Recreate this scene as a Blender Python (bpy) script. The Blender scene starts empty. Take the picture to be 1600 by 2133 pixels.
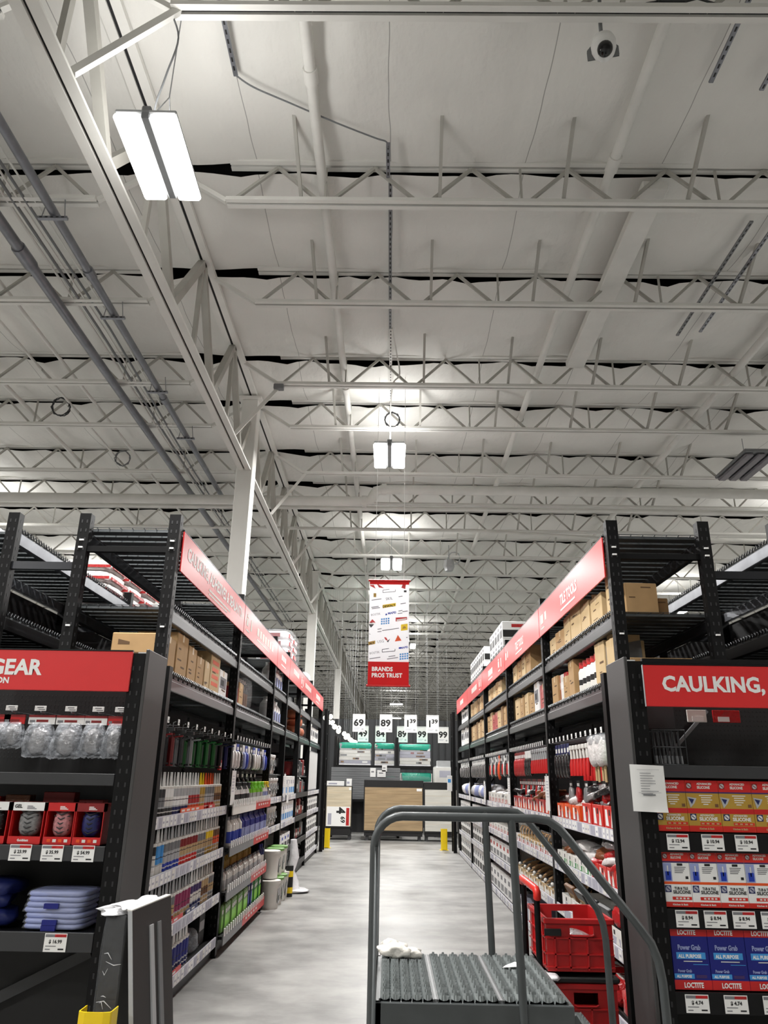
import bpy, math, random
from mathutils import Vector, Matrix

scn = bpy.context.scene
COL = scn.collection
PI = math.pi

# ------------------------------------------------------------------ camera
cam_data = bpy.data.cameras.new('camera')
cam_data.sensor_fit = 'HORIZONTAL'
cam_data.sensor_width = 36.0
cam_data.lens = 1540 / 1600 * 36.0
cam_data.clip_end = 300
camera = bpy.data.objects.new('camera', cam_data)
COL.objects.link(camera)
W2C = Matrix(((0.99984245, 0.00672311, 0.01642813),
              (-0.01319342, -0.33768358, 0.94116722),
              (0.01187508, -0.94123568, -0.33754167)))
mw = W2C.transposed().to_4x4()
mw.translation = (0, 0, 1.7)
camera.matrix_world = mw
scn.camera = camera

# ------------------------------------------------------------------ view, world, light levels
scn.view_settings.view_transform = 'Standard'
scn.view_settings.look = 'None'
scn.view_settings.gamma = 1.0
scn.view_settings.use_curve_mapping = False
scn.view_settings.exposure = -0.02
LAMP_W = 230.0          # watts of each LED strip
LENS = 9.0              # glow of the strip lenses
UP_W = 24.0             # watts of the uplight added unseen above each fixture to brighten the ceiling
AMBIENT = 0.06

world = bpy.data.worlds.new('world')
scn.world = world
world.use_nodes = True
world.node_tree.nodes['Background'].inputs[0].default_value = (1.0, 0.99, 0.98, 1)
world.node_tree.nodes['Background'].inputs[1].default_value = AMBIENT

# ------------------------------------------------------------------ materials
def lin(c):
    c = c / 255.0
    return c / 12.92 if c <= 0.04045 else ((c + 0.055) / 1.055) ** 2.4

MATS = {}
def new_mat(key, rgb, rough=0.5, metal=0.0, var=0.06, scale=8.0, bump=0.0, bscale=40.0, emit=0.0, alpha=1.0, coat=0.0, stretch=None, spec=0.5):
    m = bpy.data.materials.new(key)
    m.use_nodes = True
    nt = m.node_tree
    b = nt.nodes['Principled BSDF']
    b.inputs['Roughness'].default_value = rough
    b.inputs['Metallic'].default_value = metal
    b.inputs['Specular IOR Level'].default_value = spec
    if coat:
        b.inputs['Coat Weight'].default_value = coat
        b.inputs['Coat Roughness'].default_value = 0.25
    c = [lin(x) for x in rgb]
    tc = nt.nodes.new('ShaderNodeTexCoord')
    mp = nt.nodes.new('ShaderNodeMapping')
    if stretch:
        mp.inputs['Scale'].default_value = stretch
    nt.links.new(tc.outputs['Object'], mp.inputs['Vector'])
    n = nt.nodes.new('ShaderNodeTexNoise')
    n.inputs['Scale'].default_value = scale
    n.inputs['Detail'].default_value = 4
    nt.links.new(mp.outputs['Vector'], n.inputs['Vector'])
    r = nt.nodes.new('ShaderNodeValToRGB')
    r.color_ramp.elements[0].position = 0.3
    r.color_ramp.elements[1].position = 0.7
    r.color_ramp.elements[0].color = [max(0, x * (1 - var)) for x in c] + [1]
    r.color_ramp.elements[1].color = [min(1, x * (1 + var)) for x in c] + [1]
    nt.links.new(n.outputs['Fac'], r.inputs['Fac'])
    nt.links.new(r.outputs['Color'], b.inputs['Base Color'])
    if bump:
        n2 = nt.nodes.new('ShaderNodeTexNoise')
        n2.inputs['Scale'].default_value = bscale
        n2.inputs['Detail'].default_value = 3
        nt.links.new(mp.outputs['Vector'], n2.inputs['Vector'])
        bp = nt.nodes.new('ShaderNodeBump')
        bp.inputs['Strength'].default_value = bump
        bp.inputs['Distance'].default_value = 0.02
        nt.links.new(n2.outputs['Fac'], bp.inputs['Height'])
        nt.links.new(bp.outputs['Normal'], b.inputs['Normal'])
    if emit:
        b.inputs['Emission Color'].default_value = c + [1]
        b.inputs['Emission Strength'].default_value = emit
    if alpha < 1:
        b.inputs['Alpha'].default_value = alpha
    MATS[key] = m
    return m

new_mat('rack black', (13, 13, 15), 0.42, var=0.15, scale=3, spec=0.3)
new_mat('post black', (8, 8, 9), 0.5, var=0.2, scale=6, spec=0.2)
new_mat('beam steel', (38, 39, 43), 0.3, 0.35, var=0.1, scale=3)
new_mat('slot dark', (30, 30, 32), 0.6)
new_mat('film', (214, 218, 222), 0.08, var=0.02, bump=1.0, bscale=26, alpha=0.07, spec=0.5)
new_mat('deck grey', (88, 92, 94), 0.4, 0.3, var=0.12, scale=4)
new_mat('wire grey', (70, 72, 74), 0.35, 0.6)
new_mat('panel grey', (58, 57, 57), 0.55, var=0.05, scale=2)
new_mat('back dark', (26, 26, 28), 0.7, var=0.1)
new_mat('peg dark', (14, 14, 15), 0.6, var=0.1)
new_mat('sign red', (214, 38, 40), 0.42, var=0.02, coat=0.25)
new_mat('red', (196, 30, 30), 0.42)
new_mat('dark red', (128, 18, 20), 0.5)
new_mat('brand red', (205, 40, 30), 0.4)
new_mat('orange', (226, 84, 28), 0.45)
new_mat('white', (236, 236, 234), 0.5, var=0.02)
new_mat('off white', (222, 220, 214), 0.55, var=0.04)
new_mat('paint white', (226, 225, 220), 0.6, var=0.05, scale=2)
new_mat('web white', (176, 174, 167), 0.6, var=0.08, scale=3)  # paint white darkened to put the webs' shaded undersides into the colour
new_mat('gun red', (104, 18, 20), 0.4)  # red darkened to paint in the shade where the caulk guns hang
new_mat('gun green', (18, 92, 38), 0.4)  # shade of the hook row put into this darker green
new_mat('pipe white', (224, 223, 218), 0.55, var=0.06, scale=3)
new_mat('rail grey', (196, 196, 206), 0.4, var=0.03)
new_mat('label grey', (168, 168, 182), 0.45, var=0.04)
new_mat('light grey', (176, 178, 180), 0.45)
new_mat('mid grey', (120, 122, 124), 0.45)
new_mat('dark grey', (46, 47, 49), 0.5)
new_mat('black', (18, 18, 19), 0.5)
new_mat('ink', (22, 22, 24), 0.7)
new_mat('soft ink', (120, 120, 124), 0.7)
new_mat('galvanised', (138, 140, 146), 0.38, 0.75, var=0.15, scale=6)
new_mat('steel', (150, 152, 155), 0.3, 0.85)
new_mat('chrome', (190, 192, 195), 0.18, 0.95)
new_mat('ladder grey', (74, 78, 79), 0.42, 0.2, var=0.1, scale=10)
new_mat('tread grey', (126, 132, 132), 0.4, 0.3, var=0.15, scale=30)
new_mat('cardboard', (176, 142, 98), 0.8, var=0.08, scale=6)
new_mat('cardboard pale', (198, 172, 130), 0.8, var=0.07, scale=6)
new_mat('cardboard dark', (140, 108, 70), 0.8, var=0.08)
new_mat('tape', (198, 172, 128), 0.35, var=0.05)
new_mat('print brown', (96, 70, 44), 0.8)
new_mat('yellow', (240, 206, 20), 0.4, var=0.04)
new_mat('gold', (178, 142, 52), 0.5, var=0.05)
new_mat('blue', (28, 58, 168), 0.4)
new_mat('navy', (20, 30, 88), 0.5)
new_mat('deep blue', (14, 24, 118), 0.4)
new_mat('sky blue', (62, 146, 214), 0.4)
new_mat('pale blue', (150, 160, 205), 0.5, bump=0.4, bscale=12)
new_mat('green', (40, 132, 58), 0.45)
new_mat('lime', (126, 205, 40), 0.4)
new_mat('leaf green', (112, 160, 82), 0.45)
new_mat('teal film', (48, 168, 142), 0.25, bump=0.5, bscale=18)
new_mat('magenta', (140, 34, 84), 0.45)
new_mat('purple', (62, 40, 96), 0.45)
new_mat('brown', (110, 74, 44), 0.6)
new_mat('tan', (188, 160, 118), 0.6)
new_mat('wood', (184, 146, 104), 0.55, var=0.22, scale=3, stretch=(0.6, 4, 9))
new_mat('oak', (160, 137, 104), 0.5, var=0.2, scale=2.5, stretch=(0.7, 6, 7))
new_mat('oak pale', (198, 186, 162), 0.5, var=0.14, scale=2.5, stretch=(0.7, 6, 7))
new_mat('ash grey', (196, 194, 186), 0.5, var=0.1, scale=2.5, stretch=(0.7, 6, 7))
new_mat('slate wood', (110, 112, 114), 0.5, var=0.16, scale=2.5, stretch=(0.7, 6, 7))
new_mat('plastic wrap', (225, 228, 232), 0.1, var=0.02, bump=0.9, bscale=16, alpha=0.13)
new_mat('clear bag', (176, 180, 186), 0.1, var=0.35, scale=22, bump=1.0, bscale=30, alpha=0.42)
new_mat('white wrap', (235, 235, 238), 0.2, var=0.05, bump=0.7, bscale=12)
new_mat('black wrap', (10, 10, 11), 0.3, bump=0.8, bscale=5, stretch=(1, 1, .25), spec=0.35)
new_mat('cloth white', (226, 222, 214), 0.9, var=0.05, bump=0.4, bscale=30)
new_mat('pouch silver', (170, 168, 168), 0.22, 0.4, bump=0.8, bscale=25)
new_mat('pouch black', (34, 32, 33), 0.22, bump=0.8, bscale=25)
new_mat('pouch red', (176, 32, 34), 0.28, bump=0.7, bscale=25)
new_mat('pouch white', (224, 220, 218), 0.3, bump=0.7, bscale=25)
new_mat('pouch brown', (120, 70, 40), 0.4, bump=0.7, bscale=25)
new_mat('lens glow', (255, 253, 248), 0.4, emit=LENS)
new_mat('globe glow', (255, 246, 228), 0.4, emit=3.0)
new_mat('unlit lens', (120, 116, 122), 0.25, 0.2)
new_mat('glass black', (8, 8, 9), 0.06)
new_mat('wall dark', (42, 43, 45), 0.75, var=0.08, scale=1)
new_mat('wall pale', (190, 188, 182), 0.8, var=0.04, scale=0.4)
new_mat('void dark', (12, 11, 10), 0.9)
new_mat('banner white', (240, 241, 243), 0.6, var=0.01)

# polished concrete floor
def floor_material():
    m = new_mat('concrete', (172, 170, 165), 0.3, var=0.0)
    nt = m.node_tree
    b = nt.nodes['Principled BSDF']
    tc = nt.nodes.new('ShaderNodeTexCoord')
    def noise(scale, detail, stretch):
        mp = nt.nodes.new('ShaderNodeMapping')
        mp.inputs['Scale'].default_value = stretch
        n = nt.nodes.new('ShaderNodeTexNoise')
        n.inputs['Scale'].default_value = scale
        n.inputs['Detail'].default_value = detail
        n.inputs['Roughness'].default_value = 0.62
        nt.links.new(tc.outputs['Object'], mp.inputs['Vector'])
        nt.links.new(mp.outputs['Vector'], n.inputs['Vector'])
        return n
    a = noise(0.9, 5, (1, 1, 1))
    c = noise(2.0, 5, (0.8, 1.3, 1))
    mix = nt.nodes.new('ShaderNodeMath'); mix.operation = 'ADD'
    nt.links.new(a.outputs['Fac'], mix.inputs[0]); nt.links.new(c.outputs['Fac'], mix.inputs[1])
    r = nt.nodes.new('ShaderNodeValToRGB')
    e = r.color_ramp.elements
    e[0].position = 0.38; e[0].color = (lin(104), lin(103), lin(101), 1)
    e[1].position = 0.62; e[1].color = (lin(156), lin(155), lin(152), 1)
    half = nt.nodes.new('ShaderNodeMath'); half.operation = 'MULTIPLY'; half.inputs[1].default_value = 0.5
    nt.links.new(mix.outputs[0], half.inputs[0]); nt.links.new(half.outputs[0], r.inputs['Fac'])
    nt.links.new(r.outputs['Color'], b.inputs['Base Color'])
    rr = nt.nodes.new('ShaderNodeMapRange')
    rr.inputs['To Min'].default_value = 0.36; rr.inputs['To Max'].default_value = 0.52
    nt.links.new(c.outputs['Fac'], rr.inputs['Value']); nt.links.new(rr.outputs['Result'], b.inputs['Roughness'])
floor_material()

def insulation_material():
    m = new_mat('vinyl insulation', (228, 227, 222), 0.6, var=0.05, scale=0.8)
    nt = m.node_tree
    b = nt.nodes['Principled BSDF']
    tc = nt.nodes.new('ShaderNodeTexCoord')
    hs = []
    for sc, st, w in ((1.3, (1.0, 0.7, 1), 1.0), (4.5, (1.0, 0.8, 1), 0.25), (0.8, (2.2, 0.5, 1), 0.7)):
        mp = nt.nodes.new('ShaderNodeMapping'); mp.inputs['Scale'].default_value = st
        n = nt.nodes.new('ShaderNodeTexNoise'); n.inputs['Scale'].default_value = sc; n.inputs['Detail'].default_value = 5
        nt.links.new(tc.outputs['Object'], mp.inputs['Vector']); nt.links.new(mp.outputs['Vector'], n.inputs['Vector'])
        k = nt.nodes.new('ShaderNodeMath'); k.operation = 'MULTIPLY'; k.inputs[1].default_value = w
        nt.links.new(n.outputs['Fac'], k.inputs[0]); hs.append(k)
    s1 = nt.nodes.new('ShaderNodeMath'); nt.links.new(hs[0].outputs[0], s1.inputs[0]); nt.links.new(hs[1].outputs[0], s1.inputs[1])
    s2 = nt.nodes.new('ShaderNodeMath'); nt.links.new(s1.outputs[0], s2.inputs[0]); nt.links.new(hs[2].outputs[0], s2.inputs[1])
    bp = nt.nodes.new('ShaderNodeBump'); bp.inputs['Strength'].default_value = 0.55; bp.inputs['Distance'].default_value = 0.10
    nt.links.new(s2.outputs[0], bp.inputs['Height']); nt.links.new(bp.outputs['Normal'], b.inputs['Normal'])
    # dark stapled seams of the vinyl rolls, every 1.5 m
    sx = nt.nodes.new('ShaderNodeSeparateXYZ'); nt.links.new(tc.outputs['Object'], sx.inputs[0])
    wob = nt.nodes.new('ShaderNodeTexNoise'); wob.inputs['Scale'].default_value = 0.7
    nt.links.new(tc.outputs['Object'], wob.inputs['Vector'])
    def mth(op, a, c):
        k = nt.nodes.new('ShaderNodeMath'); k.operation = op
        for i, q in enumerate((a, c)):
            if q is None: continue
            if isinstance(q, (int, float)): k.inputs[i].default_value = q
            else: nt.links.new(q, k.inputs[i])
        return k.outputs[0]
    x = mth('ADD', sx.outputs['X'], mth('MULTIPLY', wob.outputs['Fac'], .12))
    fr = mth('FRACT', mth('DIVIDE', mth('ADD', x, 30.02), 1.5), None)
    line = mth('LESS_THAN', fr, .006)
    mx = nt.nodes.new('ShaderNodeMix'); mx.data_type = 'RGBA'
    old = b.inputs['Base Color'].links[0].from_socket
    nt.links.new(mth('MULTIPLY', line, .6), mx.inputs['Factor']); nt.links.new(old, mx.inputs['A'])
    mx.inputs['B'].default_value = (lin(90), lin(88), lin(84), 1)
    nt.links.new(mx.outputs['Result'], b.inputs['Base Color'])
insulation_material()

def banner_material(key):
    m = MATS[key]; nt = m.node_tree
    b = nt.nodes['Principled BSDF']; out = nt.nodes['Material Output']
    tr = nt.nodes.new('ShaderNodeBsdfTranslucent')
    nt.links.new(b.inputs['Base Color'].links[0].from_socket, tr.inputs['Color'])
    ms = nt.nodes.new('ShaderNodeMixShader'); ms.inputs[0].default_value = 0.6
    nt.links.new(b.outputs[0], ms.inputs[1]); nt.links.new(tr.outputs[0], ms.inputs[2]); nt.links.new(ms.outputs[0], out.inputs['Surface'])
new_mat('banner red', (226, 40, 44), 0.6, var=0.02)
banner_material('banner white'); banner_material('banner red')

# ------------------------------------------------------------------ mesh builder
GLYPHS = {}
def glyphs(s, bold):
    k = (s, bold)
    if k not in GLYPHS:
        cu = bpy.data.curves.new('t', 'FONT'); cu.body = s; cu.size = 1.0; cu.resolution_u = 2
        cu.offset = 0.036 if bold else 0.0
        ob = bpy.data.objects.new('t', cu)
        me = ob.to_mesh()
        vs = [(v.co.x, v.co.y) for v in me.vertices]
        fs = [tuple(p.vertices) for p in me.polygons]
        ob.to_mesh_clear()
        bpy.data.objects.remove(ob); bpy.data.curves.remove(cu)
        w = max([v[0] for v in vs] or [0])
        GLYPHS[k] = (vs, fs, w)
    return GLYPHS[k]

class MB:
    def __init__(self):
        self.v, self.f, self.m, self.s, self.mats = [], [], [], [], []
        self.X = None
    def mi(self, k):
        if k not in self.mats: self.mats.append(k)
        return self.mats.index(k)
    def add(self, vs, fs, mat, smooth=False):
        o = len(self.v)
        if self.X is not None:
            vs = [self.X @ Vector(p) for p in vs]
        self.v += [tuple(p) for p in vs]
        i = self.mi(mat)
        for f in fs:
            self.f.append(tuple(a + o for a in f)); self.m.append(i); self.s.append(smooth)
        return self
    def box(self, x0, x1, y0, y1, z0, z1, mat, bev=0.0):
        if x1 < x0: x0, x1 = x1, x0
        if y1 < y0: y0, y1 = y1, y0
        if bev <= 0:
            vs = [(x, y, z) for z in (z0, z1) for y in (y0, y1) for x in (x0, x1)]
            return self.add(vs, [(0, 2, 3, 1), (4, 5, 7, 6), (0, 1, 5, 4), (2, 6, 7, 3), (0, 4, 6, 2), (1, 3, 7, 5)], mat)
        b = min(bev, (x1 - x0) * .45, (y1 - y0) * .45, (z1 - z0) * .45)
        vs, idx = [], {}
        for sx, X in ((-1, x0), (1, x1)):
            for sy, Y in ((-1, y0), (1, y1)):
                for sz, Z in ((-1, z0), (1, z1)):
                    for ax in range(3):
                        p = [X - sx * b, Y - sy * b, Z - sz * b]
                        p[ax] = (X, Y, Z)[ax]
                        idx[(sx, sy, sz, ax)] = len(vs); vs.append(tuple(p))
        fs = []
        I = lambda sx, sy, sz, a: idx[(sx, sy, sz, a)]
        for s in (-1, 1):
            q = [I(s, -1, -1, 0), I(s, 1, -1, 0), I(s, 1, 1, 0), I(s, -1, 1, 0)]; fs.append(q if s > 0 else q[::-1])
            q = [I(-1, s, -1, 1), I(-1, s, 1, 1), I(1, s, 1, 1), I(1, s, -1, 1)]; fs.append(q if s > 0 else q[::-1])
            q = [I(-1, -1, s, 2), I(1, -1, s, 2), I(1, 1, s, 2), I(-1, 1, s, 2)]; fs.append(q if s > 0 else q[::-1])
        for s in (-1, 1):
            for t in (-1, 1):
                for a in range(3):
                    o = [x for x in range(3) if x != a]
                    def K(u, ax):
                        k = [0, 0, 0]; k[a] = u; k[o[0]] = s; k[o[1]] = t
                        return I(k[0], k[1], k[2], ax)
                    q = [K(-1, o[0]), K(1, o[0]), K(1, o[1]), K(-1, o[1])]
                    flip = (s * t > 0) ^ (a == 1)
                    fs.append(q[::-1] if flip else q)
        for sx in (-1, 1):
            for sy in (-1, 1):
                for sz in (-1, 1):
                    q = [I(sx, sy, sz, 0), I(sx, sy, sz, 1), I(sx, sy, sz, 2)]
                    fs.append(q if sx * sy * sz > 0 else q[::-1])
        return self.add(vs, [tuple(f) for f in fs], mat)
    def cbox(self, c, s, mat, bev=0.0):
        return self.box(c[0] - s[0] / 2, c[0] + s[0] / 2, c[1] - s[1] / 2, c[1] + s[1] / 2, c[2] - s[2] / 2, c[2] + s[2] / 2, mat, bev)
    def bar(self, p0, p1, w, h, mat, up=(0, 0, 1)):
        p0, p1 = Vector(p0), Vector(p1)
        d = (p1 - p0).normalized()
        u = Vector(up)
        if abs(d.dot(u)) > 0.95: u = Vector((1, 0, 0))
        a = d.cross(u).normalized() * (w / 2); b = a.cross(d).normalized() * (h / 2)
        vs = [p + i * a + j * b for p in (p0, p1) for i, j in ((-1, -1), (1, -1), (1, 1), (-1, 1))]
        return self.add(vs, [(0, 1, 2, 3), (7, 6, 5, 4), (0, 4, 5, 1), (1, 5, 6, 2), (2, 6, 7, 3), (3, 7, 4, 0)], mat)
    def tube(self, pts, r, mat, n=8, caps=True):
        pts = [Vector(p) for p in pts]
        R = r if isinstance(r, (list, tuple)) else [r] * len(pts)
        vs, fs = [], []
        t0 = (pts[1] - pts[0]).normalized()
        u = t0.cross(Vector((0, 0, 1)))
        if u.length < 1e-3: u = Vector((1, 0, 0))
        u.normalize()
        for i, p in enumerate(pts):
            if i == 0: t = (pts[1] - pts[0])
            elif i == len(pts) - 1: t = (pts[-1] - pts[-2])
            else: t = (pts[i + 1] - pts[i]).normalized() + (pts[i] - pts[i - 1]).normalized()
            if t.length < 1e-6: t = t0.copy()
            t.normalize()
            u = (u - t * u.dot(t)).normalized(); w = t.cross(u)
            for k in range(n):
                a = 2 * PI * k / n
                vs.append(p + (u * math.cos(a) + w * math.sin(a)) * R[i])
        for i in range(len(pts) - 1):
            for k in range(n):
                k2 = (k + 1) % n
                fs.append((i * n + k, i * n + k2, (i + 1) * n + k2, (i + 1) * n + k))
        self.add(vs, fs, mat, True)
        if caps:
            self.add(vs[:n], [tuple(range(n))[::-1]], mat); self.add(vs[-n:], [tuple(range(n))], mat)
        return self
    def lathe(self, prof, mat, n=12, c=(0, 0, 0), smooth=True):
        # prof: [(r, z[, mat])]; the material of a row paints the band above it
        for i in range(len(prof) - 1):
            (r0, z0), (r1, z1) = prof[i][:2], prof[i + 1][:2]
            mm = prof[i][2] if len(prof[i]) > 2 else mat
            vs = []
            for r, z in ((r0, z0), (r1, z1)):
                for k in range(n):
                    a = 2 * PI * k / n
                    vs.append((c[0] + r * math.cos(a), c[1] + r * math.sin(a), c[2] + z))
            self.add(vs, [(k, (k + 1) % n, n + (k + 1) % n, n + k) for k in range(n)], mm, smooth and abs(z1 - z0) > 1e-5)
        return self
    def quad(self, a, b, c, d, mat):
        return self.add([a, b, c, d], [(0, 1, 2, 3)], mat)
    def poly(self, pts, mat):
        return self.add(pts, [tuple(range(len(pts)))], mat)
    def text(self, s, size, o, x, y, mat, bold=False, align='L', width=None):
        vs, fs, w = glyphs(s, bold)
        x, y, o = Vector(x).normalized(), Vector(y).normalized(), Vector(o)
        sx = size if width is None else width / max(w, 1e-4)
        sh = {'L': 0, 'C': -w / 2, 'R': -w}[align]
        return self.add([o + x * ((a + sh) * sx) + y * (b * size) for a, b in vs], fs, mat)
    def blob(self, w, d, h, mat, seed=0, n=6, amp=0.18, c=(0, 0, 0), flat=0.6):
        rng = random.Random(seed)
        ph = [rng.uniform(0, 6.28) for _ in range(6)]
        vs, fs, nu, nv = [], [], n * 2, n
        for j in range(nv + 1):
            th = PI * j / nv
            for i in range(nu):
                a = 2 * PI * i / nu
                px, py, pz = math.cos(a) * math.sin(th), math.sin(a) * math.sin(th), -math.cos(th)
                e = lambda q: math.copysign(abs(q) ** flat, q)
                k = 1 + amp * (math.sin(3 * a + ph[0] + 2 * th) * .5 + math.sin(5 * a + ph[1] - 3 * th) * .3 + rng.uniform(-.35, .35)) * math.sin(th)
                vs.append((c[0] + e(px) * w / 2 * k, c[1] + e(py) * d / 2 * k, c[2] + h / 2 + e(pz) * h / 2 * (1 + amp * .3 * math.sin(2 * a + ph[2]))))
        for j in range(nv):
            for i in range(nu):
                i2 = (i + 1) % nu
                fs.append((j * nu + i, j * nu + i2, (j + 1) * nu + i2, (j + 1) * nu + i))
        return self.add(vs, fs, mat, True)
    def mesh(self, name):
        me = bpy.data.meshes.new(name)
        me.from_pydata(self.v, [], self.f)
        for k in self.mats: me.materials.append(MATS[k])
        me.polygons.foreach_set('material_index', self.m)
        me.polygons.foreach_set('use_smooth', self.s)
        me.update()
        return me
    def build(self, name, parent=None, loc=(0, 0, 0), rotz=0.0):
        o = bpy.data.objects.new(name, self.mesh(name))
        COL.objects.link(o)
        o.location = loc; o.rotation_euler = (0, 0, rotz)
        if parent is not None: o.parent = parent
        return o

def tag(o, label, cat, group=None, kind=None):
    n = len(label.split())
    if not 4 <= n <= 16: print('LABEL LENGTH', n, label)
    o['label'] = label; o['category'] = cat
    if group: o['group'] = group
    if kind: o['kind'] = kind
    return o
def thing(name, label, cat, loc=(0, 0, 0), rotz=0.0, group=None):
    o = bpy.data.objects.new(name, None)
    o.empty_display_size = 0.1
    COL.objects.link(o)
    o.location = loc; o.rotation_euler = (0, 0, rotz)
    return tag(o, label, cat, group)
def struct(o):
    o['kind'] = 'structure'
    return o
KIDS = {}
def part(mb, name, parent, loc=(0, 0, 0), rotz=0.0, label=None):
    o = mb.build(name, parent, loc, rotz)
    KIDS.setdefault(parent.name, []).append(o)
    if label: o['label'] = label
    return o
def dup(root, label, loc, rotz=0.0, scale=None, rot=None):
    r = root.copy(); COL.objects.link(r)
    r.location = loc; r.rotation_euler = rot or (0, 0, rotz)
    if scale: r.scale = scale
    r['label'] = label
    n = len(label.split())
    if not 4 <= n <= 16: print('LABEL LENGTH', n, label)
    def kids(src, dst):
        for ch in KIDS.get(src.name, []):
            c = ch.copy(); COL.objects.link(c); c.parent = dst
            KIDS.setdefault(dst.name, []).append(c)
            kids(ch, c)
    kids(root, r)
    return r
ORD = ('first second third fourth fifth sixth seventh eighth ninth tenth eleventh twelfth thirteenth fourteenth fifteenth sixteenth seventeenth '
       'eighteenth nineteenth twentieth').split()
ORD += ['twenty-' + o for o in ORD[:9]] + ['thirtieth'] + ['thirty-' + o for o in ORD[:9]] + ['fortieth'] + ['forty-' + o for o in ORD[:9]]
def arc(cx, cz, r, a0, a1, n, y):
    return [(cx + r * math.cos(a0 + (a1 - a0) * i / n), y, cz + r * math.sin(a0 + (a1 - a0) * i / n)) for i in range(n + 1)]

# ================================================================== THE SETTING
m = MB(); m.box(-24, 24, -14, 95, -0.2, 0, 'concrete'); struct(m.build('floor'))

JOIST_Y = [-3.8, -1.8, 0.3, 2.3, 4.33, 6.49, 8.33, 10.5, 12.05, 14.19, 15.97, 17.84, 20.2]
while JOIST_Y[-1] < 92: JOIST_Y.append(JOIST_Y[-1] + 2.0)
JOIST_Z, TOP_Z = 7.6, 8.15

def ceiling():
    # sagging vinyl blankets between the joists, with torn dark slits where they meet, under a dark deck
    rng = random.Random(5)
    mb = MB()
    ys = [-14, -11.8, -9.8, -7.8, -5.8] + JOIST_Y + [95]
    NX = 150
    x0, x1 = -24.0, 24.0
    GAP = 0.035
    # wander of each blanket edge
    def edge(seed, mag):
        r = random.Random(seed)
        n = 60
        kn = [r.random() for _ in range(n + 2)]
        kn = [mag * (k ** 2.2) for k in kn]
        def f(t):
            u = t * n; i = int(u); q = u - i; q = q * q * (3 - 2 * q)
            return kn[min(i, n)] * (1 - q) + kn[min(i + 1, n + 1)] * q
        return f
    for b in range(len(ys) - 1):
        ya, yb = ys[b], ys[b + 1]
        near = ya < 34
        nx = NX * 2 if near else NX
        ny = 12 if near else 5
        ea, eb = edge(b * 2, 0.05), edge(b * 2 + 1, 0.075)
        dr = edge(b * 7 + 3, 0.10)
        ph = [rng.uniform(0, 6.28) for _ in range(5)]
        q0 = 1.0 if ya < 11 else (.6 if ya < 18 else .25)
        vs, fs = [], []
        for j in range(ny + 1):
            t = j / ny
            for i in range(nx + 1):
                s = i / nx
                x = x0 + (x1 - x0) * s
                y = ya + (GAP + 0.03 + ea(s) * .6) * q0 + t * (yb - ya - (0.08 + ea(s) * .6 + eb(s) * .6) * q0)
                z = 8.12 - 0.05 * math.sin(PI * t) - dr(s) * .5 * q0 * (1 - t) ** 5 + .025 * t ** 8
                z -= 0.018 * math.sin(2.1 * x + ph[0]) * math.sin(PI * t * 2 + ph[1]) + 0.012 * math.sin(5.3 * x + 3 * t + ph[2])
                q = (x + 0.4) / 1.35
                z -= .03 * (1 - t) ** 2 * abs(math.sin(3.1 * x + ph[3] + 1.3 * math.sin(1.7 * x + ph[4]))) + .012 * t * (1 - t) * abs(math.sin(4.3 * x + ph[4]))
                z -= 0.05 * math.exp(-((q - round(q)) * 1.35 / 0.16) ** 2) * (1 - t) ** 1.5
                vs.append((x, y, z))
        for j in range(ny):
            for i in range(nx):
                a = j * (nx + 1) + i
                fs.append((a, a + nx + 1, a + nx + 2, a + 1))
        mb.add(vs, fs, 'vinyl insulation', True)
    mb.box(x0, x1, -14, 95, 8.5, 8.62, 'void dark')
    return struct(mb.build('ceiling'))
ceiling()

m = MB(); m.box(-24, 24, 95, 95.2, 0, 8.6, 'wall pale'); struct(m.build('wall_far'))
m = MB(); m.box(-24.2, -24, -14, 95, 0, 8.6, 'wall pale'); struct(m.build('wall_left'))
m = MB(); m.box(24, 24.2, -14, 95, 0, 8.6, 'wall pale'); struct(m.build('wall_right'))
m = MB(); m.box(-24, 24, -14.2, -14, 0, 8.6, 'wall pale'); struct(m.build('wall_back'))
# dark partition behind the flooring display, with upright ribs
m = MB(); m.box(-5.5, 9, 29, 29.15, 0, 3.75, 'wall dark')
for i in range(60): m.box(-5.4 + i * .24, -5.36 + i * .24, 28.97, 29.0, 0, 3.75, 'back dark')
struct(m.build('wall_partition'))

# ------------------------------------------------------------------ roof steel
def joist_parts(root, L, detail=True):
    m = MB()
    for y in (-0.043, 0.043): m.box(0, L, y - 0.027, y + 0.027, 0, 0.045, 'paint white')
    m.box(0.01, L - .01, -.016, .016, .03, .04, 'back dark')  # dark strip paints the shadowed gap between the chord angles
    part(m, 'bottom_chord', root)
    m = MB()
    for y in (-0.045, 0.045): m.box(0, L, y - 0.03, y + 0.03, 0.53, 0.58, 'paint white')
    part(m, 'top_chord', root)
    m = MB()
    p = 1.08
    n = int(L / p)
    for i in range(n):
        a = i * p
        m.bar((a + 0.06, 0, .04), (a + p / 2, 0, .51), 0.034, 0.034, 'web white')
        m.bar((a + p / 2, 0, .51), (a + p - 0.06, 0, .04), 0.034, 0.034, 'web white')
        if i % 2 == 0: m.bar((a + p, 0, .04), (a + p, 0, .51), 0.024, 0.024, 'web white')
    m.bar((-0.75, 0, .53), (0.0, 0, .03), 0.05, 0.05, 'paint white')
    part(m, 'web', root)
    if detail:
        for a in (0.8, 2.32, 3.67, 5.02, 6.4, 7.8):
            m = MB(); m.bar((a, -0.8, 0.53), (a + .02, 0, 0.05), 0.035, 0.05, 'web white'); part(m, 'bridging_brace', root)
right_joist = left_joist = far_joist = None
nvis = 0
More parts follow.
